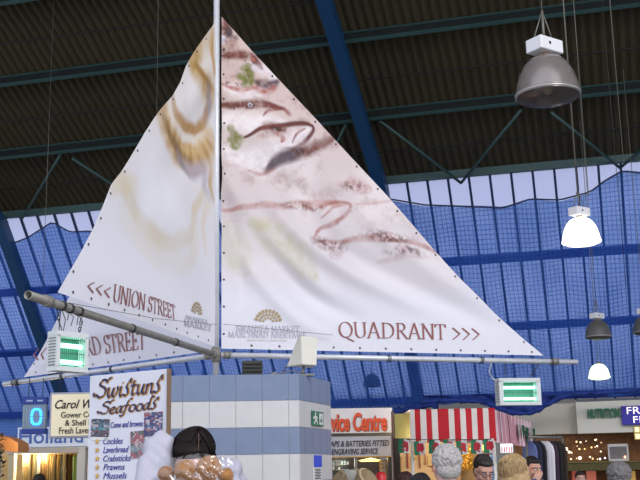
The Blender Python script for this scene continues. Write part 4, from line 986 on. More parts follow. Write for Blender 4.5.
# display stands with small gold items
st_ = thing('watch_rack', pV.p(pV.sz(386, 470)[0], pV.sz(386, 484)[1], -.2), 'wire rack of small gold items at the right of the repair shop window', 'rack')
r_ = pV.rect(382.5, 460, 389.5, 484)
bm = bmesh.new()
for s in (r_[0], r_[2]): tube(bm, [pV.p(s, r_[1], -.2), pV.p(s, r_[3], -.2)], .005, 5)
for k in range(7): z = r_[1] + (r_[3] - r_[1]) * k / 6; tube(bm, [pV.p(r_[0], z, -.2), pV.p(r_[2], z, -.2)], .004, 5)
finish('frame', bm, mat('gold_rack', (180, 140, 60), .4, .5), st_)
for k in range(6):
    for j in range(3):
        bm = bmesh.new(); box(bm, pV.p(r_[0] + (r_[2] - r_[0]) * (j + .5) / 3, r_[1] + (r_[3] - r_[1]) * (k + .55) / 6, -.19), (.018, .01, .028), X=pV.D); bevel(bm, .003, 1); finish('packet', bm, mat('gold_packet', (238, 196, 90), .35, .3), st_)
r_ = pV.rect(330, 459, 354, 476); ds = thing('display_case', pV.p((r_[0] + r_[2]) / 2, r_[1], -.5), 'dim case of small items at the left of the repair shop window', 'display case')
board('back_panel', pV, r_, .03, mat('case_backing', (58, 66, 66), .4), ds, off=-.5)
for j in range(3):
    z = r_[1] + (r_[3] - r_[1]) * (.08 + .3 * j); board('shelf', pV, (r_[0], z - .006, r_[2], z), .08, m_steelw, ds, off=-.42)
    for i in range(8):
        c_ = random.choice(((48, 56, 60), (150, 154, 150), (92, 78, 54), (36, 38, 44), (110, 130, 128))); u = r_[0] + (r_[2] - r_[0]) * (i + .5) / 8
        board('packet', pV, (u - .012, z, u + .012, z + random.uniform(.025, .045)), .02, mat('case_%d_%d_%d' % c_, c_, .4), ds, off=-.43, bev=.002)
# straw hats piled on heads height (round woven goods)
m_straw = mat('woven_straw', (182, 158, 120), .85, c2=(124, 104, 80), scale=26, bump=.6)
def basket(px, py, rx, label, Y=10.2, ang=0.0):
    c = at(px, py, Y); R_ = rx / F_PX * Y; o = thing('wicker_basket', c - ZZ * R_, label, 'basket', 'round woven baskets by the repair shop')
    ax = Vector((math.sin(ang) * .9, -.25, .3)).normalized(); bm = bmesh.new()
    lathe(bm, [(R_ * f, h * R_) for f, h in ((.02, .55), (.5, .52), (.82, .36), (.96, .12), (1.0, -.1), (.95, -.45), (.75, -.75), (.3, -.9), (.02, -.92))], c, 28, axis=ax, ripple=.012, nr=14); finish('bowl', bm, m_straw, o, True)
    bm = bmesh.new(); x, y = frame_of(ax); tube(bm, [c + ax * (.10 * R_) + (x * math.cos(t) + y * math.sin(t)) * R_ * .98 for t in [2 * math.pi * k / 30 for k in range(31)]], .014, 6, cap=False); finish('rim', bm, mat('straw_rim', (206, 186, 146), .8), o)
    bm = bmesh.new(); tube(bm, [c - ZZ * R_ * .9, Vector((c.x, c.y, .02))], .018, 8); lathe(bm, [(.0005, .025), (.12, .02), (.13, 0)], Vector((c.x, c.y, 0)), 16); finish('stand', bm, m_steelw, o)
    return o
basket(339, 480, 9, 'leftmost of three round straw baskets, half hidden by the tiled kiosk', Y=10.9, ang=-.5); basket(352, 479.5, 11, 'middle straw basket with white paper on it', Y=10.4, ang=-.3); basket(368, 480, 12, 'largest straw basket, beside the red object', Y=9.9, ang=.4)
c = at(350, 475, 10.0); bm = bmesh.new()
for i in range(7):
    for j in range(5): pass
vsg = [[bm.verts.new(c + Vector(((i - 3) * .018 + .01 * j, -.012 * math.cos((i - 3) * .5), (2 - j) * .024 + .006 * math.sin(i + j)))) for i in range(7)] for j in range(5)]
for a, b in zip(vsg, vsg[1:]):
    for i in range(6): bm.faces.new((a[i], a[i + 1], b[i + 1], b[i]))
bmesh.ops.solidify(bm, geom=bm.faces[:], thickness=.004); tag(finish('paper_sheet', bm, m_white), 'white crumpled paper on the middle straw basket', 'paper')
c = at(381, 480, 10.0); bm = bmesh.new(); lathe(bm, [(.001, .075), (.03, .07), (.048, .05), (.052, 0), (.06, -.05), (.062, -.3)], c, 18); lathe(bm, [(.001, -.3), (.062, -.3)], c, 18)
cl = tag(finish('red_dome', bm, mat('red_plastic', (214, 40, 52), .4)), 'small domed red object standing beside the largest straw basket', 'object')
bm = bmesh.new(); tube(bm, [c - ZZ * .3, Vector((c.x, c.y, .0))], .04, 10); finish('stand', bm, m_steelw, cl)

# yellow-olive panel with dark post
pY = Plane(at(402, 426, 11.8), (1, .05, 0)); q = pY.rect(394.5, 413.5, 410, 438.5); yp = thing('wall_panel', pY.p((q[0] + q[2]) / 2, 0), 'plain olive yellow panel between the orange-lettered sign and the striped awning', 'panel')
board('panel', pY, q, .05, mat('olive_yellow', (128, 125, 72), .6, c2=(120, 117, 66)), yp)
q2 = list(pY.rect(394, 438, 400, 470)); q2[1] = 0; board('post', pY, q2, .09, mat('dark_post', (20, 20, 23), .8), yp, off=.0); q2 = list(pY.rect(392.6, 411, 394, 470)); q2[1] = 0; board('post', pY, q2, .06, mat('brown_post', (110, 70, 52), .6), yp, off=-.01)

# ================================================================== stall with the striped awning
AY = 11.2
pA = Plane(at(452, 425, AY), (1, -.02, 0)); q = pA.rect(410.5, 411, 496, 442)
stl = thing('market_stall', pA.p((q[0] + q[2]) / 2, 0, -.8), 'market stall of pale boards under the red and white awning', 'stall')
aw = thing('awning', pA.p((q[0] + q[2]) / 2, q[1]), 'red and white striped stall awning with a side valance', 'awning')
edges = [410.5, 415, 420.5, 426.5, 432, 438, 449, 454.5, 460.5, 466, 472, 477.5, 483.5, 489, 495.5]; bm = bmesh.new()
ztop, zbot = pA.sz(455, 410.5)[1], pA.sz(455, 441.5)[1]
for k, (xa, xb) in enumerate(zip(edges, edges[1:])):
    sa, sb = pA.sz(xa, 426)[0], pA.sz(xb, 426)[0]; n = 3
    for i in range(n):
        u0, u1 = sa + (sb - sa) * i / n, sa + (sb - sa) * (i + 1) / n
        def wv(s, f): return .012 * math.sin(s * 16) * f
        zs = [(ztop + .02, -.02, 0), (ztop, .012, .2), ((ztop + zbot) / 2, .01, .6), (zbot + .006 * math.sin(k * 1.7), .012, 1)]
        for (za, oa, fa), (zb_, ob, fb) in zip(zs, zs[1:]):
            f = bm.faces.new([bm.verts.new(pA.p(u, z, o_ + wv(u, f_))) for u, z, o_, f_ in ((u0, za, oa, fa), (u1, za, oa, fa), (u1, zb_, ob, fb), (u0, zb_, ob, fb))]); f.material_index = k % 2
bmesh.ops.remove_doubles(bm, verts=bm.verts[:], dist=.0005); finish('front_valance', bm, [m_canvas, m_red], aw)
# awning top sloping up and away
bm = bmesh.new(); sA, sB = pA.sz(410.5, 426)[0], pA.sz(495.5, 426)[0]
for k in range(14):
    u0, u1 = sA + (sB - sA) * k / 14, sA + (sB - sA) * (k + 1) / 14
    f = bm.faces.new([bm.verts.new(p) for p in (pA.p(u0, ztop + .02, -.02), pA.p(u1, ztop + .02, -.02), pA.p(u1, ztop + .05, -1.4), pA.p(u0, ztop + .05, -1.4))]); f.material_index = k % 2
finish('top_sheet', bm, [m_canvas, m_red], aw)
# side valance going away to the right
Pb = pA.p(sB, 0, 0); Pe = at(533, 440, 14.6); Pe.z = 0; pB = Plane(Pb, Pe - Pb)
if pB.D.dot(Pe - Pb) < 0: pB.D = -pB.D
LB = (Pe - Pb).length; bm = bmesh.new(); nst = 22; m_pink = mat('faded_pink_canvas', (232, 206, 210), .75, c2=(216, 188, 194), scale=9); m_mauve = mat('faded_mauve_canvas', (196, 138, 150), .75, scale=9)
zb1 = pB.sz(500, 441)[1]; NB = pB.N
for k in range(nst):
    for i in range(3):
        u0, u1 = LB * (k + i / 3) / nst, LB * (k + (i + 1) / 3) / nst
        g_ = lambda u: .022 * math.sin(u * 21)
        ps = []
        for z, fo in ((ztop, .1), ((ztop + zb1) / 2, .7), (zb1 - .02, 1)): ps.append([bm.verts.new(Pb + pB.D * u + NB * g_(u) * fo + ZZ * z) for u in (u0, u1)])
        for a, b in zip(ps, ps[1:]): f = bm.faces.new((a[0], a[1], b[1], b[0])); f.material_index = (k // 1) % 2
bmesh.ops.remove_doubles(bm, verts=bm.verts[:], dist=.0005); finish('side_valance', bm, [m_pink, m_mauve], aw)
# stall body
def ab(name, x0, y0, x1, y1, th, m_, off=0.0, z0=None, parent=None):
    r_ = list(pA.rect(x0, y0, x1, y1))
    if z0 is not None: r_[1] = z0
    return board(name, pA, r_, th, m_, parent or stl, off=off)
m_boardy = mat('pale_stall_board', (206, 184, 142), .7, c2=(188, 164, 122), scale=3)
ab('back_board', 403, 440, 470, 470, .05, m_boardy, -1.0, z0=0); ab('back_board', 470.5, 440, 500, 470, .05, mat('tan_stall_board', (190, 160, 104), .7), -1.1, z0=0)
for x0 in (411, 493.5): ab('post', x0, 411, x0 + 2.6, 470, .04, m_white, -.05, z0=0)
ab('counter', 404, 492, 498, 496, .8, m_boardy, -.1, z0=.0)
# goods hung on the board
hung = [(413, 450, 2.2, 18, (150, 70, 50)), (418, 456, 1.5, 12, (176, 130, 80)), (421, 449, 3, 9, (190, 156, 96)), (426, 452, 2, 16, (136, 84, 50)), (432, 450, 1.6, 14, (160, 110, 70)), (437, 454, 4, 12, (196, 170, 112)), (441, 462, 2, 10, (150, 60, 50)), (458, 452, 5, 16, (214, 196, 150)), (466, 450, 2, 20, (180, 130, 70)), (406, 455, 1.6, 20, (170, 140, 90))]
for x0, y0, wd, hh_, c_ in hung:
    r_ = pA.rect(x0 - wd / 2, y0, x0 + wd / 2, y0 + hh_); bm = bmesh.new(); box(bm, pA.p((r_[0] + r_[2]) / 2, (r_[1] + r_[3]) / 2, -.985), (r_[2] - r_[0], .02, r_[3] - r_[1]), X=pA.D); bevel(bm, .006, 2)
    tag(finish('hanging_ornament', bm, mat('orn_%d_%d_%d' % c_, c_, .6)), 'small wooden ornament hung on the pale boards of the flag stall', 'ornament', 'small ornaments hung on the stall boards')
# gold display, red cloth, sign with red marks
r_ = pA.rect(468.5, 446, 482, 470); gd = thing('gilt_display', pA.p((r_[0] + r_[2]) / 2, r_[1], -.8), 'glittering gold display panel behind the flags', 'display'); board('panel', pA, r_, .04, mat('gold_foil', (196, 150, 50), .3, .4, c2=(120, 84, 26), scale=30, bump=.8), gd, off=-.8)
for k in range(22):
    bm = bmesh.new(); ellipsoid(bm, pA.p(random.uniform(r_[0] + .02, r_[2] - .02), random.uniform(r_[1] + .02, r_[3] - .02), -.79), (.014, .008, .014), seg=8, ring=6); finish('bauble', bm, mat('gold_bauble', (240, 196, 84), .25, .6), gd)
r_ = pA.rect(483, 453, 496, 476); bm = bmesh.new(); n = 12; rw = []
for zz in (r_[3], (r_[1] + r_[3]) / 2, r_[1], .9): rw.append([bm.verts.new(pA.p(r_[0] + (r_[2] - r_[0]) * i / n, zz, -.5 + .02 * math.sin(i * 1.6))) for i in range(n + 1)])
for a, b in zip(rw, rw[1:]):
    for i in range(n): bm.faces.new((a[i], a[i + 1], b[i + 1], b[i]))
bmesh.ops.solidify(bm, geom=bm.faces[:], thickness=.008); tag(finish('hanging_cloth', bm, mat('crimson_cloth', (160, 24, 44), .8)), 'crimson cloth hanging under the right end of the awning', 'cloth')
r_ = pA.rect(496, 454, 503, 476); bm = bmesh.new(); box(bm, pA.p((r_[0] + r_[2]) / 2, (r_[3] + .9) / 2, -.45), (r_[2] - r_[0], .04, r_[3] - .9), X=pA.D); bevel(bm, .012, 2); tag(finish('hanging_cloth', bm, mat('sky_blue_cloth', (110, 150, 200), .8)), 'light blue cloth hanging beside the crimson one', 'cloth')
r_ = pA.rect(499, 444, 511, 453); lp = thing('lit_sign', pA.p((r_[0] + r_[2]) / 2, r_[1], .25), 'small bright white sign with red marks below the side of the awning', 'sign'); board('panel', pA, r_, .02, glow('bright_white_sign', (250, 244, 246), .8), lp, off=.12)
bm = bmesh.new()
for k in range(5):
    s = r_[0] + (r_[2] - r_[0]) * (k + .5) / 5; box(bm, pA.p(s, r_[1] + (r_[3] - r_[1]) * .35, .123), (.010, .004, (r_[3] - r_[1]) * .6), X=pA.D)
finish('marks', bm, mat('sign_red', (190, 40, 70), .5), lp)
bm = bmesh.new(); tube(bm, [pA.p(r_[0] + .02, r_[3], .11), pA.p(r_[0] + .02, ztop, .02)], .004, 5); tube(bm, [pA.p(r_[2] - .02, r_[3], .11), pA.p(r_[2] - .02, ztop, .02)], .004, 5); finish('hanger', bm, m_dwire, lp)
r_ = pA.rect(483, 444, 495, 449.5); board('lit_strip', pA, r_, .03, glow('yellow_strip', (255, 226, 120), 1.6), stl, off=-.35)
lamp('stall_light', pA.p(pA.sz(470, 445)[0], 1.95, -.45), 7, (1, .86, .6)); lamp('stall_light', pA.p(pA.sz(425, 445)[0], 1.95, -.45), 6, (1, .88, .66))
# bunting of flags
m_fw, m_fg, m_fr = mat('flag_white', (226, 224, 220), .7), mat('flag_green', (28, 122, 84), .7), mat('flag_red', (188, 40, 56), .7)
DRG = [(-.42, .05), (-.30, .18), (-.36, .30), (-.22, .24), (-.12, .10), (-.05, .34), (.05, .16), (.14, .36), (.18, .12), (.32, .16), (.44, .30), (.36, .06), (.24, -.04), (.34, -.22), (.22, -.34), (.16, -.14), (.02, -.10), (-.02, -.34), (-.14, -.34), (-.10, -.10), (-.24, -.06), (-.32, -.26), (-.42, -.22), (-.34, -.04)]
pF = Plane(pA.p(0, 0, .06), pA.D)
flags = [(404, 446, -.05), (419.5, 448, .06), (434.5, 447, -.08), (449, 446, .05), (462, 447.5, .10), (476.5, 447, -.06), (489, 446, .08)]
where = ['left end, beside the dark post', 'left of the grey-haired head', 'just above the left of the grey hair', 'just above the right of the grey hair', 'right of the grey-haired head', 'in front of the gold display', 'right end, by the yellow light strip']
for (cx, cy, tl), wh in zip(flags, where):
    r_ = pF.rect(cx - 5.5, cy - 7, cx + 5.5, cy + 7); c_ = ((r_[0] + r_[2]) / 2, (r_[1] + r_[3]) / 2); W, H = r_[2] - r_[0], r_[3] - r_[1]
    o = thing('flag', pF.p(c_[0], r_[3]), 'dragon flag under the awning, ' + wh, 'flag', 'dragon flags strung under the awning')
    def fp(x, y, off=0): return pF.p(c_[0] + W * (x * math.cos(tl) - y * math.sin(tl)), c_[1] + H * (x * math.sin(tl) + y * math.cos(tl)), off + .012 * math.sin(x * 5 + cx))
    bm = bmesh.new()
    for i in range(8):
        for h0, h1, mi in ((-.5, .0, 0), (.0, .5, 0)):
            x0, x1 = -.5 + i / 8, -.5 + (i + 1) / 8; f = bm.faces.new([bm.verts.new(fp(a, b)) for a, b in ((x0, h0), (x1, h0), (x1, h1), (x0, h1))]); f.material_index = 1 if i < 4 else 0
    bmesh.ops.remove_doubles(bm, verts=bm.verts[:], dist=.0003); bmesh.ops.solidify(bm, geom=bm.faces[:], thickness=.0012); finish('cloth', bm, [m_fw, m_fg], o)
    bm = bmesh.new(); vv = [bm.verts.new(fp(.08 + b * .95, -a * .9, .004)) for a, b in DRG]; f = bm.faces.new(vv); bmesh.ops.triangulate(bm, faces=[f]); finish('dragon', bm, m_fr, o)
wire('bunting_cord', [pF.p(pF.sz(397, 439)[0], pF.sz(404, 439.2)[1]), pF.p(pF.sz(450, 440)[0], pF.sz(450, 439.8)[1]), pF.p(pF.sz(497, 439)[0], pF.sz(490, 439.2)[1])], .004, m_dwire, 'cord carrying the dragon flags under the awning', 'cord')
# little green pennants along the side
for k in range(5):
    u = LB * (.45 + .115 * k); z1_ = pB.sz(512, 424)[1] + .02 - .01 * (k % 3); bm = bmesh.new(); b0 = Pb + pB.D * u + NB * .035
    vs = [bm.verts.new(b0 + ZZ * z1_), bm.verts.new(b0 + pB.D * .36 + ZZ * z1_), bm.verts.new(b0 + pB.D * .18 + ZZ * (z1_ - .22))]; bm.faces.new(vs); bmesh.ops.solidify(bm, geom=bm.faces[:], thickness=.002)
    tag(finish('pennant', bm, m_fg if k % 3 else m_fw), 'small %s pennant on the side of the awning, %s from its near end' % ('green' if k % 3 else 'white', ('first', 'second', 'third', 'fourth', 'fifth', 'sixth')[k]), 'pennant', 'pennants on the side of the awning')

# ---- the gathered hem of the net looped in front of the fascia
pX = Plane(at(600, 416, 20.0), (AX.x, AX.y, 0))
hem = [(428, 404), (440, 403.5), (455, 402.5), (475, 403), (492, 405), (505, 411), (518, 415), (530, 415.5), (541, 412), (550, 407), (560, 400.5), (572, 397), (600, 395.5), (650, 392)]
hx, hy = [p[0] for p in hem], [p[1] for p in hem]; bm = bmesh.new(); rows = []; n = 120
for j in range(7):
    row = []
    for i in range(n + 1):
        x = 428 + 222 * i / n; yb = float(np.interp(x, hx, hy)); yt = min(398 - (x - 430) * .022, yb - 2); y = yb + (yt - yb) * (j / 6)
        a, z = pX.sz(x, y); row.append(bm.verts.new(pX.p(a, z, .75 + .06 * math.sin(i * .8 + j * .5) * (1 - j / 8) + .05 * math.sin(i * .23 + j))))
    rows.append(row)
for a, b in zip(rows, rows[1:]):
    for i in range(n): bm.faces.new((a[i], a[i + 1], b[i + 1], b[i])).smooth = True
fine = [pX.p(*pX.sz(428 + 222 * i / n, float(np.interp(428 + 222 * i / n, hx, hy))), .78) for i in range(n + 1)]
tube(bm, fine, [.055 * (.8 + .3 * math.sin(i * .9) * math.sin(i * .37)) for i in range(n + 1)], 8)
tag(finish('gathered_net', bm, mat('gathered_blue_net', (28, 62, 150), .8, c2=(14, 34, 96), scale=5)), 'gathered dark blue hem of the net sagging over the cream fascia', 'netting')

# ================================================================== clothes rail at right
pG = Plane(at(545, 455, 14.0), (.75, .66, 0)); a0, z0 = pG.sz(526, 437); a1, z1 = pG.sz(562, 437)
rl = thing('clothes_rail', pG.p((a0 + a1) / 2, 0), 'steel clothes rail beyond the striped awning', 'rail')
bm = bmesh.new(); tube(bm, [pG.p(a0, z0), pG.p(a1, z0)], .016, 8); finish('bar', bm, m_steelw, rl)
for s in (a0, a1): bm = bmesh.new(); tube(bm, [pG.p(s, 0), pG.p(s, z0)], .016, 8); finish('upright', bm, m_steelw, rl)
garms = [(529, (96, 110, 160), 'faded blue'), (533.5, (40, 42, 70), 'navy'), (538, (26, 26, 32), 'black'), (542, (210, 208, 216), 'white'), (546, (226, 222, 228), 'off-white'), (550, (60, 42, 60), 'dark purple'), (554, (30, 28, 30), 'charcoal'), (558.5, (52, 44, 36), 'dark brown')]
for i, (px, c_, nm) in enumerate(garms):
    s = pG.sz(px, 455)[0]; o = thing('garment', pG.p(s, z0 - 1.0), '%s garment hanging on the rail beyond the striped awning' % nm, 'garment', 'garments on the clothes rail'); bm = bmesh.new(); wdt = (a1 - a0) / 9
    rows = []
    for zf, ww in ((0, .25), (.06, .8), (.15, 1.0), (.5, .9), (1, 1.1)):
        rows.append([bm.verts.new(pG.p(s + wdt * ww * .36 * math.cos(t) * (1 + .1 * math.sin(4 * t + i)), z0 - .05 - .95 * zf, .02 + .12 * math.sin(t) * min(1, ww))) for t in [2 * math.pi * k / 14 for k in range(14)]])
    for a, b in zip(rows, rows[1:]):
        for k in range(14): bm.faces.new((a[k], a[(k + 1) % 14], b[(k + 1) % 14], b[k]))
    bm.faces.new(rows[0]); bm.faces.new(rows[-1]); finish('body', bm, mat('garment_%s' % nm.replace(' ', '_'), c_, .85), o, True)
    bm = bmesh.new(); c = pG.p(s, z0 - .05, .02); tube(bm, [c, c + ZZ * .04, c + ZZ * .07 - pG.N * .01], .004, 5); finish('hanger_hook', bm, m_steelw, o)

# ================================================================== right-hand shop with long cream fascia
pX = Plane(at(600, 416, 20.0), (AX.x, AX.y, 0))
def xb(name, x0, y0, x1, y1, th, m_, parent=None, off=0.0, z0=None):
    r_ = list(pX.rect(x0, y0, x1, y1))
    if z0 is not None: r_[1] = z0
    return board(name, pX, r_, th, m_, parent, off=off)
fas = thing('shop_building', pX.p(pX.sz(600, 416)[0], 0, -.6), 'long cream shop fascia over brickwork at the right', 'shop')
m_fas = mat('cream_fascia', (216, 214, 200), .5, c2=(206, 202, 188), scale=1.2); m_fas2 = mat('grey_cream_fascia', (196, 192, 178), .6, c2=(186, 180, 166), scale=1.2)
xb('recessed_fascia', 512, 403, 582, 434, .1, m_fas2, fas, -.35); xb('projecting_fascia', 576.5, 399, 700, 432, .35, m_fas, fas, 0)
xb('top_cap', 576, 397.5, 700, 399.6, .4, mat('cap_dark', (90, 96, 110), .6), fas, .02)
# brickwork
mbk = bpy.data.materials.new('brown_brick'); mbk.use_nodes = True; nt = mbk.node_tree; bt = nt.nodes.new('ShaderNodeTexBrick'); bt.inputs['Scale'].default_value = 6.0
bt.inputs['Color1'].default_value = (*lin((142, 94, 52)), 1); bt.inputs['Color2'].default_value = (*lin((120, 76, 42)), 1); bt.inputs['Mortar'].default_value = (*lin((110, 88, 64)), 1); bt.inputs['Mortar Size'].default_value = .012
tcn = nt.nodes.new('ShaderNodeTexCoord'); mpn = nt.nodes.new('ShaderNodeMapping'); mpn.inputs['Rotation'].default_value = (math.pi / 2, 0, 0); nt.links.new(tcn.outputs['Object'], mpn.inputs[0]); nt.links.new(mpn.outputs[0], bt.inputs['Vector']); nt.links.new(bt.outputs[0], nt.nodes['Principled BSDF'].inputs['Base Color']); nt.nodes['Principled BSDF'].inputs['Roughness'].default_value = .85
xb('brick_wall', 512, 430, 700, 470, .12, mbk, fas, -.5, z0=0)
# green letters
gl_ = thing('channel_letters', pX.p(pX.sz(604, 414)[0], pX.sz(604, 418)[1]), 'green block letters in a row on the cream fascia', 'sign')
a0, z0 = pX.sz(588, 418.5); a1 = pX.sz(620, 418)[0]; z1 = pX.sz(604, 408.5)[1]; z0 = pX.sz(604, 418)[1]
text_on('lettering', 'NUTRITION', pX, (a0, z0, a1, z1), mat('letter_green', (18, 118, 74), .45), gl_, off=.0, depth=.06, bold=.03)
# blue sign and yellow sign
r_ = pX.rect(621.5, 405.5, 672, 424.5); bs = thing('lightbox_sign', pX.p((r_[0] + r_[2]) / 2, r_[1], .06), 'deep blue sign with glowing white capitals at the right edge', 'sign'); board('panel', pX, r_, .08, mat('sign_deep_blue', (44, 40, 168), .4), bs, off=.1)
def xt(t, x0, x1, yb, h, parent, m_, off):
    a0 = pX.sz(x0, yb)[0]; a1 = pX.sz(x1, yb)[0]; z0 = pX.sz((x0 + 640) / 2, yb)[1]; z1 = pX.sz((x0 + 640) / 2, yb - h)[1]; text_on('lettering', t, pX, (a0, z0, a1, z1), m_, parent, off=off, depth=.02, bold=-.008)
m_neon = glow('warm_white_letters', (255, 244, 225), 1.3)
xt('FRESH', 627, 662, 414.2, 7, bs, m_neon, .1); xt('FISH', 633.5, 657, 423, 6.5, bs, m_neon, .1)
r_ = pX.rect(634, 426, 660, 439.5); ys = thing('lightbox_sign', pX.p((r_[0] + r_[2]) / 2, r_[1], .05), 'small yellow lit sign under the deep blue one', 'sign'); board('case', pX, r_, .07, mat('yellow_case', (214, 190, 110), .5), ys, off=.06)
hw = (r_[2] - r_[0]) / 4; hz = (r_[3] - r_[1]) / 2
for i in range(4):
    for j in range(2): board('lit_panel', pX, (r_[0] + hw * i + .02, r_[1] + hz * j + .02, r_[0] + hw * (i + 1) - .02, r_[1] + hz * (j + 1) - .02), .01, glow('pale_yellow_lit', (255, 240, 180), .8), ys, bev=0, off=.066)
# olive canopy under the brick, glass box, lights
cnp = thing('shelf_canopy', pX.p(pX.sz(600, 466)[0], pX.sz(600, 470)[1]), 'long olive canopy below the brickwork at right', 'canopy')
xb('panel', 556, 461.5, 700, 470, .5, mat('olive_canopy', (92, 84, 34), .7, c2=(70, 62, 26)), cnp, .1); xb('lip', 556, 460.8, 700, 462, .56, mat('canopy_lip', (120, 108, 56), .6), cnp, .13)
for x0 in (558, 690): xb('post', x0, 469, x0 + 2, 472, .06, m_steelw, cnp, .0, z0=0)
r_ = pX.rect(608, 444, 628.5, 459.5); gb = thing('glass_cabinet', pX.p((r_[0] + r_[2]) / 2, r_[1], -.1), 'small white-framed glass cabinet on the olive canopy', 'cabinet'); zc = pX.sz(618, 461)[1]; r_ = (r_[0], zc, r_[2], r_[3])
for nm, rr, th in (('frame', (r_[0], r_[3] - .05, r_[2], r_[3]), .3), ('frame', (r_[0], r_[1], r_[2], r_[1] + .04), .3), ('frame', (r_[0], r_[1], r_[0] + .03, r_[3]), .3), ('frame', (r_[2] - .03, r_[1], r_[2], r_[3]), .3)): board(nm, pX, rr, th, mat('cabinet_white', (200, 196, 190), .5), gb, off=.1)
board('back', pX, r_, .01, mat('cabinet_back', (110, 92, 72), .6), gb, off=-.19); board('pane', pX, (r_[0] + .03, r_[1] + .04, r_[2] - .03, r_[3] - .05), .006, mat_seethrough('cabinet_glass', (230, 235, 240), .15), gb, off=.08)
for i, (px, py, c_, st_s, rr) in enumerate(((562, 447, (255, 236, 190), 3, .05), (566, 449, (255, 244, 215), 4, .06), (569, 452, (255, 230, 180), 3, .045), (559, 453, (255, 190, 110), 2.5, .04), (580, 458, (255, 190, 180), 4.5, .06), (597, 446, (255, 236, 200), 3, .03), (600, 459, (230, 225, 240), 2, .04), (625, 457, (255, 180, 130), 3.5, .045), (605, 458, (220, 220, 235), 2, .035), (571, 459, (255, 220, 170), 3, .03), (590, 457, (255, 235, 215), 2, .03), (577, 446, (255, 220, 170), 1.5, .02), (586, 441, (255, 240, 210), 1.5, .02), (553, 444, (255, 236, 190), 2.5, .03)) + tuple((random.uniform(552, 606), random.uniform(438, 460), random.choice(((255, 214, 140), (255, 236, 200), (240, 200, 150))), random.uniform(1, 2.5), random.uniform(.02, .034)) for _ in range(20))):
    q_ = pX.p(*pX.sz(px, py), .02 if py > 455 else -.1); o = thing('light_bulb', q_, 'small glowing bulb among the fairy lights under the cream fascia', 'bulb', 'fairy lights under the cream fascia')
    bm = bmesh.new(); rr *= .52; ellipsoid(bm, q_, (rr, rr, rr), seg=10, ring=8); finish('globe', bm, glow('bulb_%d' % i, c_, st_s), o, True)
    bm = bmesh.new(); zc2 = zc if py > 455 else pX.sz(px, 433)[1]; tube(bm, [q_ - ZZ * 0, Vector((q_.x, q_.y, zc2))], .004, 5); finish('flex', bm, m_dwire, o)
r_ = pX.rect(548, 455.5, 560, 457.5)
# lower lit interior
inn = thing('shop_counter', pX.p(pX.sz(600, 476)[0], 0, -.2), 'dim shop counter with pink lit panels under the olive canopy', 'counter')
xb('front', 556, 484, 700, 490, .5, mat('counter_dark', (60, 48, 40), .7), inn, .0, z0=0)
for x0, x1, c_ in ((571.5, 577, (196, 92, 76)), (586, 596, (210, 116, 92)), (628, 636, (214, 168, 84))): xb('lit_panel', x0, 471, x1, 484, .03, glow('panel_%d' % x0, c_, .35), inn, -.32)

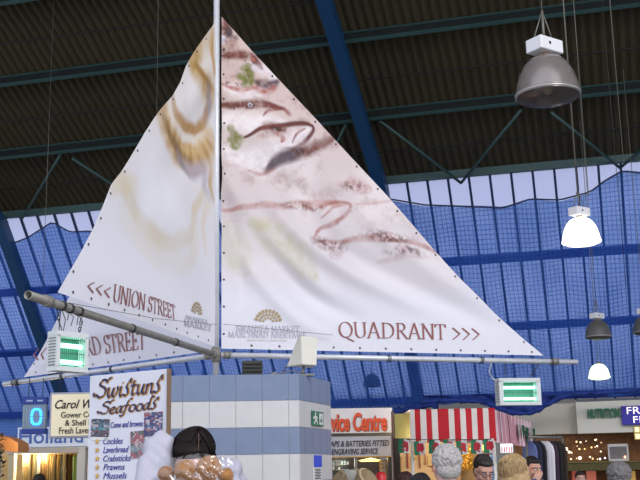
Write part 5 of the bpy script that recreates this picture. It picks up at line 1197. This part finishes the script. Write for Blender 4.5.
# ================================================================== pendant lamps and hanging wires
m_dome = mat('smoked_prismatic_glass', (150, 142, 138), .25, .35, c2=(120, 112, 108), scale=10, coat=.3); m_domei = mat('dome_inside', (120, 110, 104), .35, .5)
m_gear = mat('white_gear_box', (226, 226, 228), .45); m_domedark = mat('dark_dome', (104, 102, 98), .45, .2)
def pendant(px, py, wpx, Y, label, lit=0, dark=False, gear=True, mlit=None):
    """px,py = rim centre; wpx = rim width in the photograph"""
    c = at(px, py, Y); R_ = wpx / 2 / F_PX * (c - CAM).dot(FW); o = thing('pendant_lamp', c, label, 'lamp', 'pendant lamps of the market hall')
    bm = bmesh.new(); out = [(1.0, 0), (1.0, .10), (.985, .16), (.94, .40), (.84, .75), (.70, 1.02), (.52, 1.22), (.30, 1.32), (.16, 1.34)]
    lathe(bm, [(r * R_, h * R_) for r, h in out], c, 64, ripple=.008, nr=32); lathe(bm, [(r * R_ * .96, h * R_ - .004) for r, h in out[::-1]], c, 64)
    m_ = mlit if lit else (m_domedark if dark else m_dome); sh = finish('shade', bm, m_, o)
    bm = bmesh.new(); lathe(bm, [(R_ * .955, .10 * R_), (R_ * 1.02, .10 * R_), (R_ * 1.02, .02 * R_), (R_ * .955, .0)], c, 48); finish('rim', bm, m_ if lit else mat('rim_metal', (176, 172, 168), .3, .6), sh, True)
    bm = bmesh.new(); lathe(bm, [(R_ * .97, .02 * R_), (R_ * .8, -.10 * R_), (R_ * .4, -.17 * R_), (R_ * .01, -.19 * R_)], c, 40)
    finish('lens', bm, mlit if lit else (m_domedark if dark else mat_seethrough('clear_lens', (150, 140, 135), .5, .2, .35)), sh, True)
    if not lit:
        bm = bmesh.new(); ellipsoid(bm, c + ZZ * R_ * .45, (R_ * .22, R_ * .22, R_ * .38)); finish('bulb', bm, mat('opal_bulb', (200, 170, 140), .3), o, True)
    bm = bmesh.new(); lathe(bm, [(R_ * .16, 1.30 * R_), (R_ * .17, 1.36 * R_), (R_ * .15, 1.46 * R_), (.001, 1.46 * R_)], c, 20); finish('neck', bm, mat('tan_neck', (168, 140, 110), .5), o, True)
    top = c + ZZ * 1.45 * R_
    if gear:
        bm = bmesh.new(); box(bm, c + ZZ * (1.66 * R_), (1.0 * R_, .66 * R_, .44 * R_), X=(.82, .57, 0)); bevel(bm, .01, 2); gbx = finish('gear_box', bm, m_gear, o)
        bm = bmesh.new(); X = Vector((.82, .57, 0)).normalized(); Yv = Vector((.57, -.82, 0)).normalized(); lathe(bm, [(.001, .002), (.05 * R_, .002), (.055 * R_, 0)], c + ZZ * 1.68 * R_ + Yv * (.332 * R_) - X * .1 * R_, 12, axis=Yv); finish('knockout', bm, m_black, gbx)
        hk = c + ZZ * (2.9 * R_)
        bm = bmesh.new(); tube(bm, [c + ZZ * 1.86 * R_ + X * .45 * R_, hk], .006, 5); tube(bm, [c + ZZ * 1.86 * R_ - X * .45 * R_, hk], .006, 5); tube(bm, [c + ZZ * 1.86 * R_, hk], .012, 6); finish('sling', bm, m_wire, o)
        top = hk
    t = top.dot(NX); zt_ = zroof(t) + .1
    bm = bmesh.new(); tube(bm, [top, Vector((top.x, top.y, zt_))], .005 if Y < 12 else .007, 6); finish('suspension_wire', bm, m_wire, o)
    return o
m_lit = glow('lit_dome', (255, 248, 244), 1.8); m_lit2 = glow('lit_lens', (236, 255, 196), 1.6)
pendant(548, 97, 64, 9.0, 'large unlit smoked-glass pendant lamp hanging at top right')
pendant(581.5, 242.5, 38, 14.4, 'brightly lit white pendant lamp hanging under the large unlit one', lit=1, mlit=m_lit)
pendant(598.5, 337.5, 26, 21.5, 'small dark dome pendant lamp above the smallest glowing one', dark=True)
pendant(599.5, 378, 21, 23.0, 'smallest glowing pendant lamp, just below the small dark dome', lit=1, gear=False, mlit=m_lit2)
pendant(646, 333, 26, 21.5, 'pendant lamp cut by the right edge, only its gear box in view', dark=True)
pendant(372, 386, 18, glaz_pt(372, 382, .62).y, 'dim pendant lamp behind the net, above the orange-lettered sign', dark=True, gear=False)
for x, y0, Y, ln, lb, m_ in ((157, 90, 12, 5, 'thin wire hanging left of the near sail, under the roof', m_wire), (43, 285, 21, 5, 'thin wire hanging near the left rib', m_wire), (571, 110, 10.5, 4, 'thin wire just right of the large unlit lamp', m_wire), (585, 150, 13, 4, 'thin wire reaching down beside the lit pendant lamp', m_wire), (620, 120, 13, 4, 'thin wire hanging at the upper right edge', m_wire), (623, 250, 17, 4, 'long dark wire hanging right of the lit pendant lamp', m_dwire)):
    a = at(x, y0, Y); wire('hanging_wire', [a - ZZ * .6, Vector((a.x, a.y, zroof(a.dot(NX)) + .1))], .0028 if Y < 12.5 else .005, m_, lb)

# ================================================================== people
m_skin = mat('skin', (208, 160, 140), .55, c2=(198, 146, 126), scale=12); m_skinp = mat('pale_skin', (222, 178, 162), .55, c2=(212, 160, 144), scale=12)
m_eye = mat('eye_white', (235, 232, 228), .3); m_iris = mat('iris', (40, 34, 30), .3); m_lip = mat('lip', (168, 92, 88), .5)
def hand(bm, wrist, d, side, palm_n, s=1.0, curl=.5):
    d = d.normalized(); palm_n = (palm_n - d * palm_n.dot(d)).normalized(); lat = d.cross(palm_n).normalized() * side
    kn = wrist + d * .085 * s
    for k in range(4):
        o = lat * ((k - 1.5) * .021 * s); base = kn + o + d * ((-.004, .004, .003, -.008)[k] * s); capsule(bm, wrist + o * .6 + d * .012, .015 * s, base, .0125 * s, 8)
        L = (.070, .080, .074, .058)[k] * s; p = base; dd = d.copy()
        for j, f in enumerate((.45, .32, .23)):
            dd = (dd + palm_n * curl * (.5, .8, .7)[j]).normalized(); n_ = p + dd * L * f; capsule(bm, p, (.0095, .0088, .0080)[j] * s, n_, (.0088, .0080, .0070)[j] * s, 8); p = n_
    tb = wrist + d * .022 * s - lat * .026 * s; t1 = tb + (d * .6 - lat * .75 + palm_n * .4).normalized() * .042 * s; t2 = t1 + (d * .8 - lat * .25 + palm_n * .5).normalized() * .034 * s
    capsule(bm, wrist + d * .01, .016 * s, tb, .014 * s, 8); capsule(bm, tb, .0125 * s, t1, .0108 * s, 8); capsule(bm, t1, .0105 * s, t2, .0085 * s, 8)
def person(head_px, head_py, Y, yaw, label, hair, hcol, top_c, hair_kind='short', nod=0.0, turn=0.0, z_top=None, leg_c=(50, 52, 66), arms=None, voxel=.011, skin=None, glasses=False, bulk=1.0, woman=False, ex=None):
    """top of the head at pixel (head_px, head_py) on depth Y; yaw 0 looks away from the camera"""
    skin = skin or m_skin; tp = at(head_px, head_py, Y); H = tp.z; k = H / 1.75
    base = Vector((tp.x, tp.y, 0)); o = thing('person', base, label, 'person')
    Rz = Matrix.Rotation(yaw, 3, 'Z')
    hp = Matrix.Rotation(turn, 3, 'Z') @ Matrix.Rotation(-nod, 3, 'X')
    neck_l = Vector((0, -.01, 1.50)); hc_l = neck_l + hp @ Vector((0, .025, .125))
    topl = neck_l + hp @ Vector((0, .012, .25)); shift = Vector((topl.x, topl.y, 0)); zsc = 1.0
    dz = (1.75 - topl.z)                                      # a bowed head: keep the body where the head top asks
    def W(p): p = Vector(p) - shift; return base + (Rz @ (p * k)) + ZZ * 0
    def S(p):                                              # lift the trunk so a nodding head still tops out at H
        p = Vector(p); f = min(1, max(0, p.z / 1.4)); return W((p.x, p.y, p.z + dz * f))
    sw_ = .165 if woman else .19
    hipL = {s: (s * .09, 0, .92) for s in (-1, 1)}
    arm = {s: (arms[s] if arms and s in arms else ((s * (sw_ + .06), -.03, 1.13), (s * (sw_ + .05), .10, .90))) for s in (-1, 1)}
    def limbs(bm, inf, legs=True, trunk=True, armsx=True, b=bulk):
        c_ = lambda p0, r0, p1, r1: capsule(bm, S(p0), (r0 + inf) * k, S(p1), (r1 + inf) * k, 14)
        if trunk:
            for s in (-1, 1):
                c_((s * .075, 0, .98), .105 * b, (s * .085, -.005, 1.18), .098 * b); c_((s * .085, -.005, 1.18), .098 * b, (s * .10, -.005, 1.36), .092 * b); c_((s * .08, -.01, 1.42), .06, (s * sw_, -.01, 1.415), .062)
            c_((0, .01, .98), .11 * b, (0, .01, 1.34), .11 * b)
        if armsx:
            for s in (-1, 1):
                e, wr = arm[s]; c_((s * sw_, -.01, 1.41), .056 * b, e, .043 * b); c_(e, .043 * b, wr, .029)
        if legs:
            for s in (-1, 1): c_((s * .09, 0, .95), .092, (s * .10, .02, .50), .058); c_((s * .10, .02, .50), .058, (s * .10, -.02, .09), .038)
    bm = bmesh.new(); limbs(bm, 0)
    for s in (-1, 1): capsule(bm, S((s * .10, -.03, .05)), .035 * k, S((s * .115, .15, .035)), .028 * k, 10)
    capsule(bm, S(neck_l - Vector((0, .0, .08))), .060 * k, S(hc_l - hp @ Vector((0, .03, .06))), .052 * k, 14)
    Hc = S(hc_l); HR = Rz @ hp
    def hd(x, y, z): return Hc + HR @ (Vector((x, y, z)) * k)
    def el(c, r): ellipsoid(bm, hd(*c), [v * k for v in r], HR, 24, 16)
    el((0, -.012, .03), (.074, .094, .092)); el((0, .018, -.035), (.060, .072, .080)); el((0, .045, -.085), (.034, .036, .026)); el((0, .065, .030), (.058, .024, .026))
    for s in (-1, 1): el((s * .076, -.005, -.012), (.010, .020, .031)); el((s * .040, .062, -.035), (.022, .022, .022))
    capsule(bm, hd(0, .088, .012), .009 * k, hd(0, .108, -.028), .013 * k, 8); el((0, .100, -.032), (.017, .012, .009)); el((0, .082, -.062), (.026, .012, .011))
    for s in (-1, 1):
        e, wr = arm[s]; e, wr = S(e), S(wr); hn = (S((0, .4, 1.1)) - S((0, 0, 1.1))) if not arms else (Hc - wr); hand(bm, wr, (wr - e), s, (-1 * (Rz @ Vector((s, 0, 0)))) if not arms else (base + ZZ * wr.z - wr), k)
    link('body', remeshed(bm, voxel * k, 3), skin, o)
    for s in (-1, 1):
        bm = bmesh.new(); ellipsoid(bm, hd(s * .031, .079, .004), [.0115 * k] * 3, None, 12, 8); ey_ = finish('eye', bm, m_eye, o, True)
        bm = bmesh.new(); ellipsoid(bm, hd(s * .031, .088, .003), [.005 * k] * 3, None, 10, 6); finish('iris', bm, m_iris, ey_, True)
        bm = bmesh.new(); capsule(bm, hd(s * .018, .090, .024), .0045 * k, hd(s * .050, .080, .022), .003 * k, 6); finish('eyebrow', bm, hair, o, True)
    bm = bmesh.new(); capsule(bm, hd(-.020, .092, -.062), .005 * k, hd(.020, .092, -.062), .005 * k, 6); finish('mouth', bm, m_lip, o, True)
    # clothes
    bm = bmesh.new(); limbs(bm, .013, legs=False); jk = remeshed(bm, .012 * k, 4)
    for v in jk.vertices:
        q = v.co; v.co = q + v.normal * (.0075 * math.sin(38 * q.z + 21 * q.x + 3 * math.sin(17 * q.y + 11 * q.x)) + .005 * math.sin(70 * q.x - 45 * q.z + 2 * math.sin(30 * q.z)))
    link('jacket', jk, mat('cloth_%d_%d_%d' % top_c, top_c, .85, scale=20), o)
    bm = bmesh.new(); limbs(bm, .012, trunk=False, armsx=False); capsule(bm, S((-.06, 0, .96)), .12 * k, S((.06, 0, .96)), .12 * k); link('trousers', remeshed(bm, .013 * k, 4), mat('trouser_%d_%d_%d' % leg_c, leg_c, .85), o)
    for s in (-1, 1):
        bm = bmesh.new(); capsule(bm, S((s * .10, -.04, .05)), .047 * k, S((s * .118, .17, .04)), .038 * k, 12)
        for v in bm.verts: v.co.z = max(v.co.z, 0.0)
        finish('shoe', bm, m_black, o, True)
    # hair
    bm = bmesh.new()
    def he(c, r): ellipsoid(bm, hd(*c), [v * k for v in r], HR, 24, 16)
    rs = random.Random(int(head_px * 7))
    if hair_kind == 'short': he((0, -.028, .045), (.082, .090, .088)); he((0, -.05, -.02), (.074, .062, .075)); he((0, .02, .085), (.066, .062, .036))
    elif hair_kind == 'curly':
        he((0, -.030, .045), (.086, .088, .090)); he((0, -.055, -.015), (.078, .058, .07))
        for j in range(420):
            a, b = rs.uniform(0, 6.28), rs.uniform(-.45, 1.4); v = Vector((math.cos(a) * math.cos(b) * .088, math.sin(a) * math.cos(b) * .090 - .030, math.sin(b) * .090 + .045))
            if v.y > .035 and v.z < .085: continue
            rr = rs.uniform(.006, .011); he(tuple(v), (rr, rr, rr))
    elif hair_kind == 'bob':
        he((0, -.026, .040), (.102, .104, .100)); he((0, -.050, -.03), (.106, .075, .095)); he((0, -.052, -.085), (.096, .066, .055))
        for s in (-1, 1): he((s * .076, -.01, -.03), (.032, .066, .095))
        he((0, .045, .085), (.068, .045, .034)); he((0, -.05, -.09), (.085, .055, .05))
    elif hair_kind == 'parted':
        he((0, -.022, .046), (.086, .096, .092))
        for s in (-1, 1): he((s * .055, -.02, .0), (.034, .066, .066))
        he((0, -.06, -.01), (.076, .056, .075)); he((0, .035, .082), (.064, .050, .032))
    me = remeshed(bm, (.0048 if hair_kind == 'curly' else .008) * k, 1 if hair_kind == 'curly' else 5); hr = link('hair', me, hair, o)
    if hair_kind in ('parted', 'bob', 'short'):                # locks combed from the crown
        bm = bmesh.new(); cx_, cr = {'parted': ((0, -.022, .044), (.088, .098, .094)), 'bob': ((0, -.030, .035), (.106, .106, .104)), 'short': ((0, -.028, .045), (.083, .091, .089))}[hair_kind]
        part = -.5 if hair_kind == 'parted' else .25
        for j in range(110):
            ph_ = rs.uniform(0, 2 * PI); end = rs.uniform(80, 112) if hair_kind != 'bob' else rs.uniform(100, 150); pts = []
            for q in range(9):
                th = math.radians(6 + (end - 6) * q / 8); u = ph_ + .12 * math.sin(th * 3 + j) ; x_, y_, z_ = math.sin(th) * math.cos(u) + part * math.exp(-th * 3), math.sin(th) * math.sin(u), math.cos(th)
                if y_ > .45 and z_ < .62: break
                pts.append(hd(cx_[0] + cr[0] * x_, cx_[1] + cr[1] * y_, cx_[2] + cr[2] * z_ - (.03 * max(0, -z_) if hair_kind == 'bob' else 0)))
            if len(pts) > 3: tube(bm, pts, [(.0030 if hair_kind == 'bob' else .0042) * k * (1 - .5 * q / len(pts)) for q in range(len(pts))], 5)
        finish('lock', bm, hair, hr)['kind'] = 'stuff'
    if hair_kind == 'parted':
        bm = bmesh.new(); P = [hd(-.046, .068, .088), hd(-.044, .045, .116), hd(-.040, .01, .134)]; tube(bm, P, .0012, 6); finish('parting', bm, mat('scalp', (120, 92, 82), .6), hr)
    if glasses:
        bm = bmesh.new()
        for s in (-1, 1): tube(bm, [hd(s * .033 + .023 * math.cos(t), .104, .002 + .017 * math.sin(t)) for t in [2 * math.pi * j / 14 for j in range(15)]], .0022 * k, 5, cap=False); tube(bm, [hd(s * .056, .104, .006), hd(s * .080, .0, .008)], .002 * k, 5)
        tube(bm, [hd(-.010, .106, .004), hd(.010, .106, .004)], .002 * k, 5); finish('spectacles', bm, m_black, o)
    return o
def dull(m, v):
    m.node_tree.nodes['Principled BSDF'].inputs['Specular IOR Level'].default_value = v; return m
def hairmat(n, a, b, sc=40): return mat(n, a, .6, c2=b, scale=sc, bump=.9, detail=8)
PI = math.pi
person(445.5, 446, 6.6, .25, 'grey-haired person seen from behind, below the dragon flags', hairmat('grey_hair', (206, 201, 196), (124, 120, 118), 70), None, (54, 56, 66), 'curly', skin=m_skinp)
person(485, 456.5, 8.9, PI + .25, 'dark-haired person in glasses and a black top, looking down towards the left', hairmat('dark_brown_hair', (52, 42, 40), (28, 22, 22)), None, (30, 28, 32), 'short', nod=.45, glasses=True)
person(513, 455.5, 7.15, -.75, 'person with a blonde bob seen from behind, right of the person in glasses', hairmat('blonde_hair', (210, 182, 132), (136, 104, 66), 36), None, (150, 130, 120), 'bob', skin=m_skinp, woman=True)
person(533, 457, 11.5, PI + .5, 'dark-haired person in blue with a hand raised to the face', hairmat('black_hair', (34, 28, 28), (18, 14, 14)), None, (60, 84, 150), 'short', nod=.2, arms={1: ((.24, .10, 1.20), (.09, .16, 1.47))}, voxel=.008)
person(617.5, 463, 7.6, .1, 'grey-haired head at the lower right, before the olive canopy', hairmat('dark_grey_hair', (128, 124, 122), (78, 76, 76), 60), None, (70, 66, 72), 'curly')
person(404.5, 472.5, 8.9, .1, 'reddish brown head just in view left of the grey-haired person', hairmat('auburn_hair', (74, 38, 34), (44, 22, 20)), None, (60, 50, 60), 'short')
person(420, 474, 7.2, -.1, 'black-haired head just in view beside the reddish brown one', hairmat('jet_hair', (26, 22, 26), (14, 12, 14)), None, (60, 60, 70), 'short')
person(39.5, 474.5, 13.4, .0, 'dark head far off before the warm lit shop opening at left', MATS['black_hair'], None, (60, 50, 50), 'short')
person(580, 471.5, 15.5, PI, 'ruddy-faced person far off under the olive canopy', MATS['dark_brown_hair'], None, (120, 60, 56), 'short')
# shopper in white holding up bread
person(190.5, 433.5, 4.2, PI - .12, 'dark-haired person in a white coat bowing the head behind a bag of bread', dull(mat('near_black_hair', (28, 18, 15), .55, c2=(12, 8, 8), scale=60, bump=.2), .18), None, (180, 179, 192), 'parted', nod=.50, skin=m_skinp, woman=True, voxel=.007,
       arms={1: ((.116, .13, 1.672), (.15, .42, 1.39)), -1: ((-.140, .10, 1.565), (-.21, .42, 1.30))})
# bag of bread rolls
m_bread = mat('bread_crust', (176, 124, 66), .7, c2=(136, 86, 42), scale=14, bump=.5)
BY = 3.78
for (px, py, rx, rz, lb) in ((209, 468.5, 12.5, 12.5, 'large round bread roll at the right inside the clear bag'), (185, 470.5, 10.5, 11, 'golden bread roll in the middle of the clear bag'), (166, 474, 8, 9, 'bread roll at the left inside the clear bag'), (226, 476, 8, 9, 'small roll at the right edge of the clear bag'), (196, 489, 11, 8, 'bread roll under the others at the bottom of the clear bag')):
    c = at(px, py, BY + (.02 if px in (184, 166) else 0)); q_ = BY / F_PX; bm = bmesh.new()
    prof = [(math.cos(t), math.sin(t)) for t in np.linspace(-PI / 2, PI / 2, 14)]; lathe(bm, [(max(.001, a * rx * q_), b * .026 + .004 * math.cos(b * 6)) for a, b in prof], c, 26, axis=Vector((0, -1, .12)).normalized(), ripple=.02, nr=3)
    tag(finish('bread_roll', bm, m_bread, smooth=True), lb, 'bread', 'bread rolls in the clear bag')
bm = bmesh.new(); cols_, rows_ = 46, 22; grid = []
for sgn in (-1, 1):
    g_ = []
    for j in range(rows_ + 1):
        rw = []
        for i in range(cols_ + 1):
            u, v = i / cols_, j / rows_; px = 158 + 80 * u; py = 455.5 + 2 * math.sin(u * 9) + 44 * v; bul = (math.sin(PI * u) ** .5) * (math.sin(PI * min(1, .06 + .92 * v)) ** .5)
            off = sgn * (.045 * bul + .002) + (.004 * math.sin(i * 1.3 + j * .7 + 2 * math.sin(j * .9)) + .005 * math.sin(i * .55 - j * 1.1 + math.sin(i * .7))) * bul; rw.append(bm.verts.new(at(px, py, BY + .01) + Vector((0, off, 0))))
        g_.append(rw)
    for a, b in zip(g_, g_[1:]):
        for i in range(cols_): bm.faces.new((a[i], a[i + 1], b[i + 1], b[i])).smooth = True
tag(finish('bread_bag', bm, mat_seethrough('clear_cellophane', (225, 228, 235), .16, .14, .65), smooth=True), 'clear crinkled bag of bread rolls held up before the dark-haired person', 'bag')
print('objects', len(bpy.data.objects))
